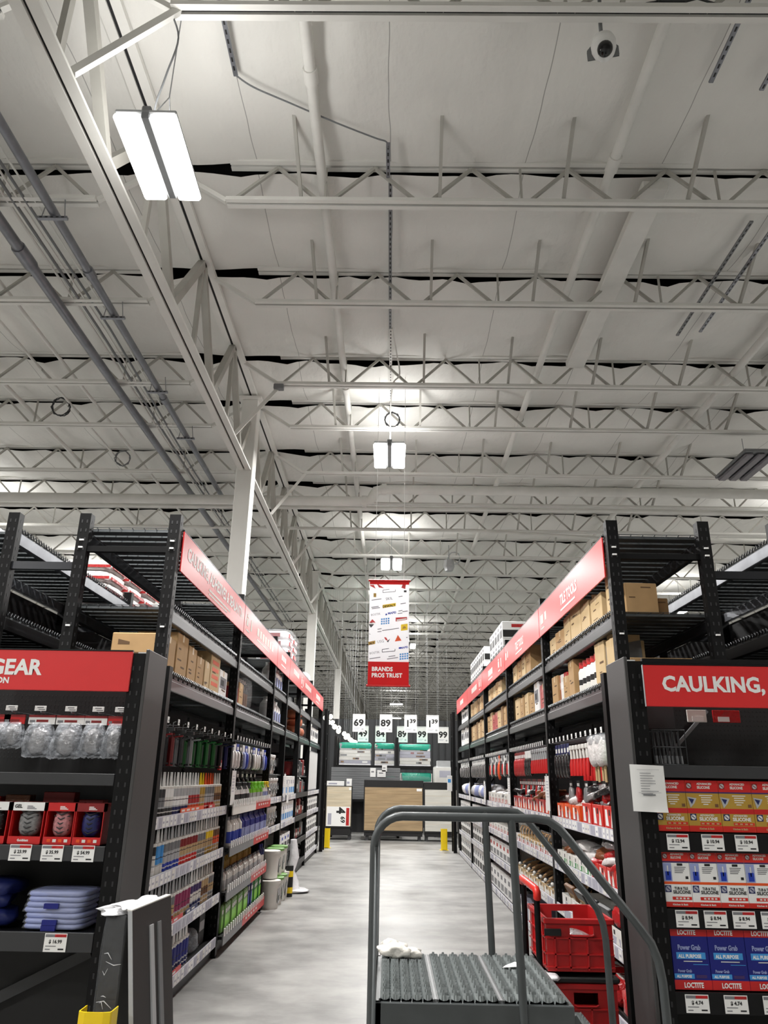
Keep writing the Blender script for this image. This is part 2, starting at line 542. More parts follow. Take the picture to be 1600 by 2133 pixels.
for k, y in enumerate(JOIST_Y):
    if y < 3:
        w = 'behind the photographer\'s position'
    nvis = k - 3
    lab_r = 'white open-web roof joist right of the main girder, %s counted away from the camera' % (ORD[k] if k < 30 else ORD[k])
    lab_l = 'white open-web roof joist left of the main girder, %s counted away from the camera' % ORD[k]
    if right_joist is None:
        right_joist = thing('roof_joist', lab_r, 'roof joist', (-1.87, y, JOIST_Z), 0, 'roof joists right of the girder')
        joist_parts(right_joist, 17.3)
        left_joist = thing('roof_joist', lab_l, 'roof joist', (-3.3, y, JOIST_Z), 0, 'roof joists left of the girder')
        left_joist.scale = (-1, 1, 1)
        joist_parts(left_joist, 13, False)
    else:
        if y > 21 and far_joist is None:
            far_joist = thing('roof_joist', lab_r, 'roof joist', (-1.87, y, JOIST_Z), 0, 'roof joists right of the girder')
            joist_parts(far_joist, 17.3, False)
        else: dup(far_joist or right_joist, lab_r, (-1.87, y, JOIST_Z))
        dup(left_joist, lab_l, (-3.3, y, JOIST_Z), scale=(-1, 1, 1))

def girder():
    t = thing('roof_girder', 'deep white roof girder running away above the shelving, carried on the white columns', 'girder', (-2.53, 0, 6.57))
    m = MB()
    for s in (-1, 1): m.box(s * .015, s * .105, -6, 94, 0, 0.03, 'paint white'); m.box(s * .015, s * .03, -6, 94, 0.03, .14, 'paint white')
    m.box(-.015, .015, -6, 94, .03, .16, 'back dark')  # dark filler stands in for the shade inside the chord slot
    part(m, 'bottom_chord', t)
    m = MB()
    for s in (-1, 1): m.box(s * .018, s * .11, -6, 94, 1.42, 1.48, 'paint white')
    m.box(-.018, .018, -6, 94, 1.44, 1.48, 'back dark')  # slot shade painted as a dark strip here too
    part(m, 'top_chord', t)
    m = MB()
    y = -5.0
    while y < 92:
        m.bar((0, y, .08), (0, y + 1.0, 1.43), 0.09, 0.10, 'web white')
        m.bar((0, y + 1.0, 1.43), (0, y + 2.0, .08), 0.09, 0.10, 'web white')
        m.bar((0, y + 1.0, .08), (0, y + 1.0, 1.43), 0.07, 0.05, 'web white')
        y += 2.0
    part(m, 'web', t)
girder()
for i, y in enumerate((4.33, 10.5, 14.19, 17.84, 22.2)):
    m = MB(); m.bar((-2.44, y - .25, 6.62), (-1.82, y, 7.62), .055, .055, 'paint white')
    tag(m.build('knee_brace'), 'white diagonal knee brace from the girder to a joist, %s away from the camera' % ORD[i], 'brace', 'knee braces of the girder')

def column(y, label, red=False):
    t = thing('steel_column', label, 'column', (-2.53, y, 0), 0, 'white steel columns')
    m = MB(); m.box(-.14, .14, -.14, .14, 0.02, 7.92, 'paint white', 0.012); part(m, 'shaft', t)
    m = MB(); m.box(-.2, .2, -.2, .2, 0, .02, 'paint white'); part(m, 'base_plate', t)
    m = MB(); m.box(-.2, .2, -.2, .2, 7.92, 7.96, 'paint white'); part(m, 'cap_plate', t)
    if red:
        m = MB(); m.box(-.15, .15, -.15, .15, 0.02, 2.3, 'red'); part(m, 'red_wrap', t, label='red lower wrap of the column')
column(11.7, 'white square steel column rising behind the caulking aisle sign')
column(23.4, 'white steel column further down the aisle, behind the wrapped bags on the shelving')
column(36.0, 'distant white steel column with a red lower wrap beside the globe lamps', True)

# ------------------------------------------------------------------ lights
fixture = None
def fixture_parts(t):
    m = MB()
    m.box(-.265, .265, -.48, .48, .06, .10, 'light grey', .01)
    m.box(-.04, .04, -.48, .48, .02, .14, 'mid grey', .01)
    part(m, 'housing', t)
    for s in (-1, 1):
        m = MB()
        m.box(s * .055, s * .275, -.49, .49, .0, .058, 'lens glow', .02)
        part(m, 'lens', t)
    m = MB()
    m.tube([(0, -.3, .14), (0, 0, .45), (0, .3, .14)], .006, 'steel', 5)
    m.tube([(0, 0, .45), (0, 0, 1.15)], .006, 'steel', 5)
    part(m, 'hanger', t)
def fixture_at(x, y, z, label, rot=0.0):
    global fixture
    if fixture is None:
        fixture = thing('high_bay_light', label, 'ceiling light', (x, y, z), rot, 'lit high-bay lights')
        fixture_parts(fixture)
        t = fixture
    else:
        t = dup(fixture, label, (x, y, z), rot)
    for s in (-1, 1):
        ld = bpy.data.lights.new('led_strip', 'AREA')
        ld.shape = 'RECTANGLE'; ld.size = .19; ld.size_y = .92; ld.energy = LAMP_W
        ld.color = (1.0, .985, .96)
        lo = bpy.data.objects.new('led_strip', ld); COL.objects.link(lo)
        lo.parent = t; lo.location = (s * .167, 0, -.004)
    ld = bpy.data.lights.new('fill_uplight', 'AREA')  # unseen lamp added over the fixture to lift the ceiling brightness
    ld.shape = 'RECTANGLE'; ld.size = .5; ld.size_y = 1.0; ld.energy = UP_W
    ld.color = (1.0, .985, .96)
    lo = bpy.data.objects.new('fill_uplight', ld); COL.objects.link(lo)
    lo.parent = t; lo.location = (0, 0, .15); lo.rotation_euler = (PI, 0, 0)
    return t
LZ = 6.95

fixture_at(-.07, 11.95, 7.0, 'bright twin-strip light hanging over the middle of the aisle, second away from camera')
fixture_at(-.02, 19.0, 7.0, 'bright twin-strip light hanging just above the brands banner')
fixture_at(.05, 26.0, 7.0, 'lit ceiling light in the aisle row hidden behind the brands banner')
fixture_at(.78, 32.0, 7.0, 'small lit ceiling light peeking out beside the banner edge')
fixture_at(.3, 41.0, 7.0, 'distant ceiling light behind the red foot of the banner')
fixture_at(.47, 59.0, 7.0, 'far pill-shaped ceiling light above the hanging price cards', PI / 2)
fixture_at(.57, 73.4, 7.0, 'very far pill-shaped ceiling light just over the price cards', PI / 2)
fixture_at(.69, 87.0, 7.0, 'farthest visible ceiling light, low between the hanging price cards', PI / 2)
f1 = fixture_at(-1.905, 4.615, 6.3, 'large bright twin-strip ceiling light beside the girder, closest to the camera', 0.02)
f1.scale = (.87, .87, 1)
for c in f1.children:
    if c.name.startswith('hanger'): c.scale = (1, 1, 1.55)
k = 0
for x, ys in ((-9.5, (-6, 1, 8, 16.3, 22, 30, 40, 55)), (9.5, (1, 8, 16, 24, 32, 45, 60)), (-17, (0, 12, 26)), (17, (0, 12, 26)), (-2.6, (-3.5,))):
    for y in ys:
        fixture_at(x, y, 7.0, 'lit twin-strip light of the store\'s side rows, %s of the rows beyond the aisle' % ORD[k]); k += 1

t = thing('high_bay_light', 'unlit grey ceiling light fixture hanging at the right edge of the photo', 'ceiling light', (6.33, 12.25, 7.0), 0.0)
m = MB(); m.box(-.3, .3, -.62, .62, .06, .12, 'mid grey', .01); part(m, 'housing', t)
for x in (-.2, 0, .2):
    m = MB(); m.box(x - .075, x + .075, -.58, .58, 0, .058, 'unlit lens', .02); part(m, 'lens', t)
m = MB(); m.tube([(0, 0, .12), (0, 0, .6)], .006, 'steel', 5); part(m, 'hanger', t)

# ------------------------------------------------------------------ pipes, conduits, struts, cables under the roof
def pipe(pts, r, label, mat='pipe white', name='sprinkler_pipe', cat='pipe', couple=None, n=10):
    m = MB(); m.tube(pts, r, mat, n)
    o = tag(m.build(name), label, cat)
    if couple:
        for p, q in couple:
            c = MB(); c.tube([p, q], r * 1.28, mat, n); part(c, 'coupling', o)
    return o
pipe([(-.83, -4, 7.93), (-.83, 60, 7.93)], .055, 'slim white sprinkler pipe running away above the aisle, just right of the girder', couple=[((-.83, 5.1, 7.93), (-.83, 5.25, 7.93)), ((-.83, 11.1, 7.93), (-.83, 11.25, 7.93)), ((-.83, 17, 7.93), (-.83, 17.15, 7.93))])
pipe([(2.31, -4, 7.92), (2.31, 60, 7.92)], .055, 'slim white sprinkler pipe crossing the right half of the ceiling lengthwise', couple=[((2.31, 6.1, 7.92), (2.31, 6.3, 7.92)), ((2.31, 12.2, 7.92), (2.31, 12.4, 7.92))])
pipe([(5.45, -4, 7.9), (5.45, 60, 7.9)], .06, 'white sprinkler pipe along the far right of the ceiling, beyond the flat duct')
m = MB(); m.box(2.72, 3.0, 6.5, 10.3, 7.86, 7.98, 'pipe white', .01)
tag(m.build('flat_duct'), 'short wide white box duct on the ceiling beside the right sprinkler pipe', 'duct')
m = MB(); m.box(5.9, 6.2, 7.5, 10.5, 7.86, 7.98, 'pipe white', .01)
tag(m.build('flat_duct'), 'white box duct on the ceiling near the right photo edge, beside conduit struts', 'duct')
B = 14.75
m = MB()
m.tube([(-13.5, B, 7.22), (-.62, B, 7.22), (-.48, B, 7.25), (-.42, B, 7.36), (-.36, B, 7.47), (-.22, B, 7.5), (15.3, B, 7.5)], .105, 'pipe white', 14)
o = tag(m.build('main_pipe'), 'thick white pipe crossing the whole ceiling with a step up in the middle', 'pipe')
m = MB(); m.tube([(-.66, B, 7.22), (-.56, B, 7.22)], .125, 'pipe white', 14); part(m, 'coupling', o)
m = MB(); m.tube([(-.24, B, 7.5), (-.14, B, 7.5)], .125, 'pipe white', 14); part(m, 'coupling', o)
pipe([(-13.5, 15.3, 7.25), (15.3, 15.3, 7.3)], .045, 'thinner white pipe crossing the ceiling just beyond the thick one')
pipe([(-13.5, 17.3, 7.45), (2, 17.3, 7.45), (5, 17.3, 7.3), (15.3, 17.3, 7.3)], .04, 'thin sagging white pipe crossing the ceiling, third of the cross pipes')
# grey conduits left of the girder
pipe([(-3.72, -3, 7.42), (-3.74, 15.5, 7.42)], .05, 'grey steel conduit left of the girder carried on hanging brackets', 'galvanised', 'conduit', 'conduit', couple=[((-3.73, 7.4, 7.42), (-3.73, 7.55, 7.42)), ((-3.74, 10.6, 7.42), (-3.74, 10.75, 7.42))])
pipe([(-4.44, -3, 7.5), (-4.46, 30, 7.5)], .065, 'thicker grey steel conduit further left, beside a bundle of cables', 'galvanised', 'conduit', 'conduit', couple=[((-4.45, 7.1, 7.5), (-4.45, 7.45, 7.5))])
for i, (dx, r) in enumerate(((.13, .016), (.19, .02), (.25, .014), (.31, .018), (.4, .012))):
    pipe([(-4.44 + dx, -3, 7.62), (-4.44 + dx, 4, 7.6), (-4.42 + dx + .02 * i, 9, 7.63), (-4.44 + dx, 14, 7.6), (-4.4 + dx, 30, 7.63)], r, '%s of the thin cables bundled along the thicker grey conduit' % ORD[i], 'mid grey' if i % 2 else 'pipe white', 'cable', 'cable', n=6)
for i, (x, r) in enumerate(((-5.3, .03), (-5.75, .022), (-6.6, .04))):
    pipe([(x, -3, 7.85), (x, 30, 7.85)], r, 'white pipe along the far left of the ceiling, %s beyond the grey conduits' % ORD[i], 'pipe white', 'ceiling_pipe', 'pipe', n=6)
hang = None
for i, y in enumerate((6.45, 8.3, 10.3, 12.0)):
    lab = 'slotted steel trapeze bracket under the grey conduit, %s away from the camera' % ORD[i]
    if hang is None:
        m = MB(); m.box(-.16, .16, -.02, .02, -.085, -.055, 'galvanised')
        for s in range(5): m.box(-.14 + s * .06, -.11 + s * .06, -.022, .022, -.078, -.062, 'dark grey')
        hang = tag(m.build('conduit_bracket', None, (-3.73, y, 7.42)), lab, 'bracket', 'conduit brackets')
        m = MB(); m.tube([(-.13, 0, -.07), (-.09, 0, .2)], .006, 'steel', 5); m.tube([(.13, 0, -.07), (.09, 0, .2)], .006, 'steel', 5); part(m, 'hanger_rod', hang)
    else: dup(hang, lab, (-3.73, y, 7.42))

def strut(x, y0, y1, z, label, mat='galvanised'):
    m = MB(); m.box(-.021, .021, 0, y1 - y0, 0, .02, mat)
    n = int((y1 - y0) / .09)
    for i in range(n): m.box(-.008, .008, .03 + i * .09, .075 + i * .09, -.002, .0, 'black')
    return tag(m.build('strut_channel', None, (x, y0, z)), label, 'strut')
strut(-.10, 6.0, 6.5, 7.96, 'slotted strut channel end where the sagging cable meets the aisle light row')
strut(-.075, 6.5, 9.4, 7.95, 'long slotted strut channel running over the aisle towards the hanging lights', 'mid grey')
strut(-.065, 9.4, 11.6, 7.95, 'last slotted strut channel before the aisle light', 'pipe white')
strut(-1.55, 4.45, 5.22, 7.96, 'short grey strut channel at the top of the photo above the loose cable', 'galvanised')
strut(2.965, 4.3, 5.25, 7.95, 'slotted strut channel at top right of the ceiling, beside the camera', 'galvanised')
strut(3.48, 5.05, 5.33, 7.95, 'stub of strut channel at the right photo edge', 'galvanised')
strut(4.2, 7.1, 9.5, 7.95, 'grey strut channel pair member closer to the flat duct on the right', 'mid grey')
strut(4.5, 7.0, 9.4, 7.95, 'grey strut channel pair member further right, near the coiled cable', 'galvanised')
def cable(pts, r, label, mat='mid grey'):
    # smooth polyline
    P = [Vector(p) for p in pts]; out = []
    for i in range(len(P) - 1):
        a, b, c, d = P[max(i - 1, 0)], P[i], P[i + 1], P[min(i + 2, len(P) - 1)]
        for k in range(6):
            t = k / 6
            out.append(.5 * ((2 * b) + (c - a) * t + (2 * a - 5 * b + 4 * c - d) * t * t + (3 * b - a - 3 * c + d) * t ** 3))
    out.append(P[-1])
    m = MB(); m.tube(out, r, mat, 6)
    return tag(m.build('cable'), label, 'cable')
cable([(-1.55, 5.21, 7.965), (-1.4, 5.33, 7.955), (-1.09, 5.50, 7.96), (-.63, 5.745, 7.965), (-.24, 5.93, 7.965), (-.12, 5.98, 7.965), (-.10, 6.06, 7.965)], .009, 'thin loose cable drooping from the short strut to the aisle strut channel')
cable([(-1.9, 4.33, 7.64), (-1.8, 4.36, 7.35), (-1.88, 4.42, 7.0), (-1.96, 4.5, 6.7), (-1.905, 4.6, 6.5)], .008, 'thin supply cable drooping to the closest bright twin-strip light')
cable([(-.05, 9.4, 7.97), (.02, 9.9, 7.9), (.08, 10.35, 7.75), (-.02, 10.5, 7.66), (-.06, 11.2, 7.6), (-.06, 11.8, 7.3)], .012, 'curling supply cable above the second aisle light', 'pipe white')
def coil(x, y, z, R, label, mat='dark grey', ry=0.3):
    pts = []
    rng = random.Random(int(x * 100))
    for i in range(64):
        a = i * 2 * PI / 16
        q = R * (1 + rng.uniform(-.1, .1))
        pts.append((q * math.cos(a), rng.uniform(-.03, .03), q * math.sin(a) + R))
    m = MB(); m.tube(pts, .009, mat, 5)
    o = m.build('cable_coil', None, (x, y, z)); o.rotation_euler = (ry, 0, 0)
    return tag(o, label, 'cable')
coil(-.03, 12.0, 7.63, .13, 'tangled coil of cable on the joist above the second aisle light', 'dark grey')
coil(-5.9, 11.7, 7.62, .16, 'coil of dark cable on a ceiling joist, far left beyond the conduits')
coil(-5.55, 13.9, 7.62, .15, 'ring of cable on a joist left of the girder, one joist farther', 'mid grey')
coil(5.2, 8.35, 7.62, .2, 'coil of grey cable on a joist at the right photo edge', 'mid grey')
coil(1.75, 20.2, 7.4, .17, 'pale ring of cable hanging from a joist right of the banner', 'light grey')
coil(-7.1, 6.5, 7.62, .2, 'coil of cable at the left photo edge beside the joist end')

# dome camera on a conduit drop, below the closest joist
t = thing('dome_camera', 'white security dome camera with black lens hanging at the top of the ceiling', 'security camera', (1.66, 4.38, 7.2), -0.2)
m = MB(); m.lathe([(0, -.0), (.05, -.01), (.082, .03), (.098, .08), (.1, .13), (.085, .18), (.04, .21), (0, .21)], 'white', 20); part(m, 'body', t)
m = MB(); m.blob(.125, .125, .125, 'glass black', 1, 8, 0, (.0, -.05, -.045), 1.0); part(m, 'lens_dome', t, label='glossy black lens dome')
m = MB(); m.poly([(-.125, .06, .06), (.125, .06, .06), (.125, .06, .16), (.03, .06, .29), (-.03, .06, .29), (-.125, .06, .16)], 'mid grey'); m.poly([(-.125, .075, .16), (-.03, .075, .29), (.03, .075, .29), (.125, .075, .16), (.125, .075, .06), (-.125, .075, .06)], 'mid grey'); m.box(-.12, .12, .061, .074, .065, .16, 'mid grey'); m.box(-.04, .04, .02, .074, .18, .28, 'mid grey', .01); part(m, 'mount_plate', t)
m = MB(); m.tube([(0, .05, .26), (0.0, .04, .4), (.02, .0, .85)], .016, 'mid grey', 8); part(m, 'stem', t)
t = thing('junction_box', 'grey electrical box with loose cables clamped on the top ceiling joist', 'junction box', (2.22, 4.3, 7.66))
m = MB(); m.box(-.11, .11, -.05, .05, 0, .1, 'dark grey', .01); part(m, 'box_body', t)
m = MB()
m.tube([(-.11, 0, .05), (-.2, 0, .03), (-.3, .02, .0)], .01, 'dark grey', 6); m.tube([(.11, 0, .05), (.22, 0, .09), (.36, .0, .03), (.48, 0, .0)], .01, 'dark grey', 6)
part(m, 'cable_tail', t)
t = thing('ceiling_speaker', 'small white hexagonal speaker hanging from a joist right of the banner', 'speaker', (1.52, 19.1, 6.9))
m = MB(); m.lathe([(.0, 0), (.1, 0), (.15, .12), (.13, .3), (0, .34)], 'light grey', 6, smooth=False); part(m, 'body', t)
m = MB(); m.tube([(0, 0, .34), (0, 0, .72)], .008, 'steel', 5); part(m, 'hanger', t)
t = thing('sensor_box', 'small grey sensor box on a joist left of the aisle lights', 'sensor', (-1.85, 10.45, 7.5))
m = MB(); m.box(-.08, .08, -.05, .05, 0, .09, 'mid grey', .01); part(m, 'body', t)
m = MB(); m.tube([(0, 0, .09), (0, 0, .14)], .01, 'steel', 5); part(m, 'stem', t)

# pendant globe lamps by the far column
gl = None
rng = random.Random(4)
gp = [(-2.06, 24.4, 3.45), (-1.91, 24.6, 3.5), (-1.96, 24.4, 3.32), (-1.84, 24.5, 3.31), (-1.76, 24.4, 3.18), (-1.64, 24.6, 3.15), (-1.63, 24.4, 3.05), (-1.60, 27, 3.11), (-1.55, 27.2, 3.0), (-1.47, 27, 3.04), (-1.42, 27.3, 2.95), (-1.36, 27, 2.9), (-1.29, 27.2, 2.85), (-1.2, 27, 2.82)]
for i, p in enumerate(gp):
    lab = 'glowing white globe pendant lamp by the far column, %s of the cluster from the top' % ORD[i]
    if gl is None:
        gl = thing('globe_pendant', lab, 'pendant lamp', p, 0, 'globe pendants by the far column')
        m = MB(); m.lathe([(0, -.08), (.037, -.07), (.068, -.037), (.077, 0), (.068, .037), (.037, .07), (.02, .078)], 'globe glow', 14); part(m, 'globe', gl)
        m = MB(); m.tube([(0, 0, .075), (0, 0, .12)], .02, 'black', 8); m.tube([(0, 0, .12), (0, 0, 4.6)], .0022, 'light grey', 4); part(m, 'cord', gl)
    else: dup(gl, lab, p)

# ================================================================== RACKING
SIDE = {-1: 'caulking side', 1: 'tile tools side'}
def deck_mesh(s, xa, xb, y0, y1, z, fine):
    # channel-backed wire decking: channels run front to back, wires on top with a wavy front lip
    m = MB()
    n = max(2, int((y1 - y0) / .14))
    for i in range(n):
        y = y0 + .03 + i * (y1 - y0 - .06) / n
        m.box(s * xa, s * xb, y, y + .1, z - .03, z - .012, 'deck grey')
    if fine:
        nw = 8
        for i in range(nw + 1):
            x = xa + (xb - xa) * i / nw
            m.box(s * x - .003, s * x + .003, y0, y1, z - .012, z - .006, 'wire grey')
        ny = int((y1 - y0) / .05)
        for i in range(ny):
            y = y0 + i * .05
            m.box(s * xa, s * xb, y - .002, y + .002, z - .006, z - .002, 'wire grey')
        for x in (xa - .012, xb + .012):
            pts = []
            for i in range(ny * 2 + 1):
                y = y0 + i * .025
                pts.append((s * x, y, z - .012 + (.03 if i % 2 else 0)))
            m.tube(pts, .005, 'wire grey', 4)
    return m
def rail_mesh(s, x, y0, y1, z, h, kind, seed):
    m = MB()
    rng = random.Random(seed)
    base = {'label': 'rail grey', 'dark': 'rack black', 'red': 'red', 'steel': 'dark grey'}[kind]
    m.box(s * x, s * (x + .012), y0, y1, z - h, z, base)
    if kind == 'label':
        y = y0 + .01
        while y < y1 - .08:
            w = rng.choice((.055, .07, .08))
            mat = rng.choice(('white', 'label grey', 'white', 'off white'))
            xx = x - .0015
            m.box(s * xx, s * (x + .002), y, y + w, z - h + .008, z - .008, mat)
            m.box(s * (xx - .0008), s * xx, y + .012, y + w * .7, z - h * .62, z - h * .45, 'label grey')
            y += w + rng.choice((.012, .018, .05))
    return m
def post_mesh(s, x, y, z1, slots):
    # roll-formed upright: three faces open at the back, with keyhole slots
    m = MB()
    m.box(x - .045, x + .045, y - .04, y - .034, 0, z1, 'post black')
    m.box(x - .045, x - .039, y - .034, y + .04, 0, z1, 'post black')
    m.box(x + .039, x + .045, y - .034, y + .04, 0, z1, 'post black')
    m.box(x - .05, x + .05, y - .045, y + .045, 0, .015, 'post black')
    if slots:
        z = .12
        while z < z1 - .03:
            for dx in (-.02, .02):
                m.box(x + dx - .005, x + dx + .005, y - .042, y - .0395, z, z + .026, 'slot dark')
            xx = x - s * .0455
            m.box(xx - .001, xx + .001, y - .006, y + .004, z, z + .026, 'slot dark')
            z += .075
    return m
def frame_parts(t, s, xf, xb, y, slots, z1=3.65):
    for x in (xf, xb):
        part(post_mesh(s, s * x, y, z1, slots), 'upright_post', t)
    for z in (.3, 2.0, 3.34):
        m = MB(); m.box(s * (xf + .045), s * (xb - .045), y - .02, y + .02, z, z + .045, 'post black'); part(m, 'cross_brace', t)
    for z0, z2 in ((.3, 1.15), (1.15, 2.0)):
        m = MB(); m.bar((s * (xf + .04), y, z0 + .03), (s * (xb - .04), y, z2), .03, .03, 'post black'); part(m, 'diagonal_brace', t)
    if slots:
        m = MB()
        for z in (3.41, 3.36, 2.72):
            for x in (xf, xb): m.box(s * x - .016, s * x + .016, y - .052, y - .04, z, z + .012, 'white')
        part(m, 'beam_clip', t, label='small white beam locking clips')
def beam(t, s, x, y0, y1, z0, z1, mat='beam steel'):
    m = MB()
    m.box(s * x, s * (x + .05), y0, y1, z0, z1 - .02, mat, .006)
    m.box(s * x, s * (x + .03), y0, y1, z1 - .02, z1, mat)
    part(m, 'beam', t)
SH = {-1: (1.385, .985, .57, .175), 1: (1.345, .935, .545, .085)}
XF, XB = 1.69, 2.50
def rack_bay(s, y0, y1, label, fine, first, last, rails, back=True, hooks=0, hook_tag=True, rail_h=.085, proud=0.0, z_hook=2.1, clearance=True):
    t = thing('storage_rack', label, 'storage rack', (s * XF, y0, 0), 0, 'racking bays of the aisle')
    # children are built in world coordinates, so shift them back by the bay's origin
    off = (-s * XF, -y0, 0)
    def P(m, n, l=None): return part(m, n, t, off, 0, l)
    for x in (XF + .045, XB - .045):
        P(post_mesh(s, s * x, y0, 3.65, fine), 'upright_post')
    if last:
        for x in (XF + .045, XB - .045): P(post_mesh(s, s * x, y1, 3.65, fine), 'upright_post')
    for yy in ((y0, y1) if last else (y0,)):
        for z in (.3, 2.0, 3.34):
            m = MB(); m.box(s * (XF + .09), s * (XB - .09), yy - .02, yy + .02, z, z + .045, 'post black'); P(m, 'cross_brace')
        for z0, z2 in ((.3, 1.15), (1.15, 2.0)):
            m = MB(); m.bar((s * (XF + .08), yy, z0 + .03), (s * (XB - .08), yy, z2), .03, .03, 'post black'); P(m, 'diagonal_brace')
    if first:
        m = MB()
        for z in (3.42, 3.36, 2.74, 2.36):
            for x in (XF + .045, XB - .045): m.box(s * x - .016, s * x + .016, y0 - .052, y0 - .04, z, z + .012, 'white')
        P(m, 'beam_clip', 'small white beam locking clips')
    a, b = y0 + .05, y1 - .05
    for z0, z1 in ((3.42, 3.53), (2.80, 2.90), (2.30, 2.40)):
        for x in (XF + .01, XB - .06):
            m = MB(); m.box(s * x, s * (x + .05), a, b, z0, z1 - .02, 'beam steel', .006); m.box(s * (x + .012), s * (x + .05), a, b, z1 - .02, z1, 'beam steel')
            P(m, 'beam')
    for z in (3.565, 2.935, 2.435): P(deck_mesh(s, XF + .03, XB - .02, a, b, z, fine), 'wire_deck')
    if back:
        m = MB(); m.box(s * 2.2, s * 2.215, a, b, .05, 2.28, 'back dark')
        if fine:
            for i in range(int((b - a) / .08)):
                for z in (1.66, 1.74, 1.82, 1.90, 1.98, 2.06): m.box(s * 2.198, s * 2.2, a + .03 + i * .08, a + .04 + i * .08, z, z + .01, 'black')
        P(m, 'back_panel')
    for k, (z, kd) in enumerate(zip(SH[s], rails)):
        if kd is None: continue
        m = MB(); m.box(s * (XF - proud + .012), s * 2.19, a, b, z - .03, z - .004, 'rack black')
        sh = P(m, 'shelf')
        h = rail_h
        zr = z + .012
        if kd == 'redgrey':
            h = .10
            mid = a + (b - a) * (.55 if k != 3 else .4)
            m = MB(); m.box(s * (XF - proud), s * (XF - proud + .012), a, mid, zr - h, zr, 'mid grey' if k else 'off white')
            m.box(s * (XF - proud), s * (XF - proud + .012), mid, b, zr - h, zr, 'red')
            for i in range(5): m.box(s * (XF - proud - .001), s * (XF - proud), mid + .2 + i * .17, mid + .28 + i * .17, zr - h * .62, zr - h * .4, 'off white')
            for i in range(int((b - a) / .11)): m.box(s * (XF - proud - .004), s * (XF - proud + .006), a + .03 + i * .11, a + .075 + i * .11, zr - .02, zr + .05, 'white')
            part(m, 'price_rail', sh)
        else:
            part(rail_mesh(s, XF - proud, a, b, zr, h, kd, int(y0 * 10) + k), 'price_rail', sh)
    m = MB(); m.box(s * (XF + .04), s * (XF + .06), a, b, 0, .1, 'black'); P(m, 'kick_plate')
    hk = None
    for i in range(hooks):
        y = a + .14 + i * (b - a - .28) / max(1, hooks - 1)
        if hk is None:
            m = MB(); m.tube([(s * .5, 0, 0), (0, 0, 0), (-s * .02, 0, .02)], .004, 'steel', 5)
            hk = m.build('peg_hook', t, (off[0] + s * XF, off[1] + y, z_hook - .04))
            KIDS.setdefault(t.name, []).append(hk)
            m = MB(); m.box(-.002, .002, -.022, .022, -.01, .035, 'white', .0009); part(m, 'price_tag', hk, (-s * .012, 0, .01), 0)
        else:
            c = hk.copy(); COL.objects.link(c); c.parent = t; c.location = (off[0] + s * XF, off[1] + y, z_hook - .04)
            KIDS[t.name].append(c)
            for ch in KIDS[hk.name]:
                d = ch.copy(); COL.objects.link(d); d.parent = c
    return t

LB = [5.6, 8.33, 11.02, 12.5, 14.4, 16.4, 19.05]
RB = [5.6, 8.33, 11.02, 13.78, 16.5, 19.25]
rack_bay(-1, LB[0], LB[1], 'black storage rack bay with caulk tubes under the caulking sign, closest to camera', True, True, False, ['label'] * 4, hooks=9)
rack_bay(-1, LB[1], LB[2], 'black storage rack bay with red shelf fronts and rows of bottles', True, False, False, ['redgrey'] * 4, hooks=14, proud=.05)
rack_bay(-1, LB[2], LB[3], 'black storage rack bay with stacked white pails, beyond the red shelf fronts', True, False, False, ['label', 'label', 'steel', None], proud=0)
rack_bay(-1, LB[3], LB[4], 'black storage rack bay with white boxed rows, just past the stacked pails', False, False, False, ['label', 'label', 'steel', None])
rack_bay(-1, LB[4], LB[5], 'dark storage rack bay with the orange sacks, second from the far end', False, False, False, ['steel', 'steel', 'steel', 'steel'])
rack_bay(-1, LB[5], LB[6], 'black storage rack bay at the far end with silver sheets and boxed faucets', False, False, True, ['label'] * 4)
rack_bay(1, RB[0], RB[1], 'black storage rack bay under the tile tools sign, closest to camera', True, True, False, ['label'] * 4, hooks=15)
rack_bay(1, RB[1], RB[2], 'black storage rack bay with wooden floats, second on the tile tools side', True, False, False, ['label'] * 4, hooks=20)
rack_bay(1, RB[2], RB[3], 'black storage rack bay with the orange hanging tool, third on tile tools side', True, False, False, ['label'] * 4, hooks=20)
rack_bay(1, RB[3], RB[4], 'black storage rack bay with hanging black packs, fourth on the tile tools side', False, False, False, ['label'] * 4, hooks=16)
rack_bay(1, RB[4], RB[5], 'black storage rack bay at the far end of the tile tools side', False, False, True, ['label'] * 4, hooks=12)

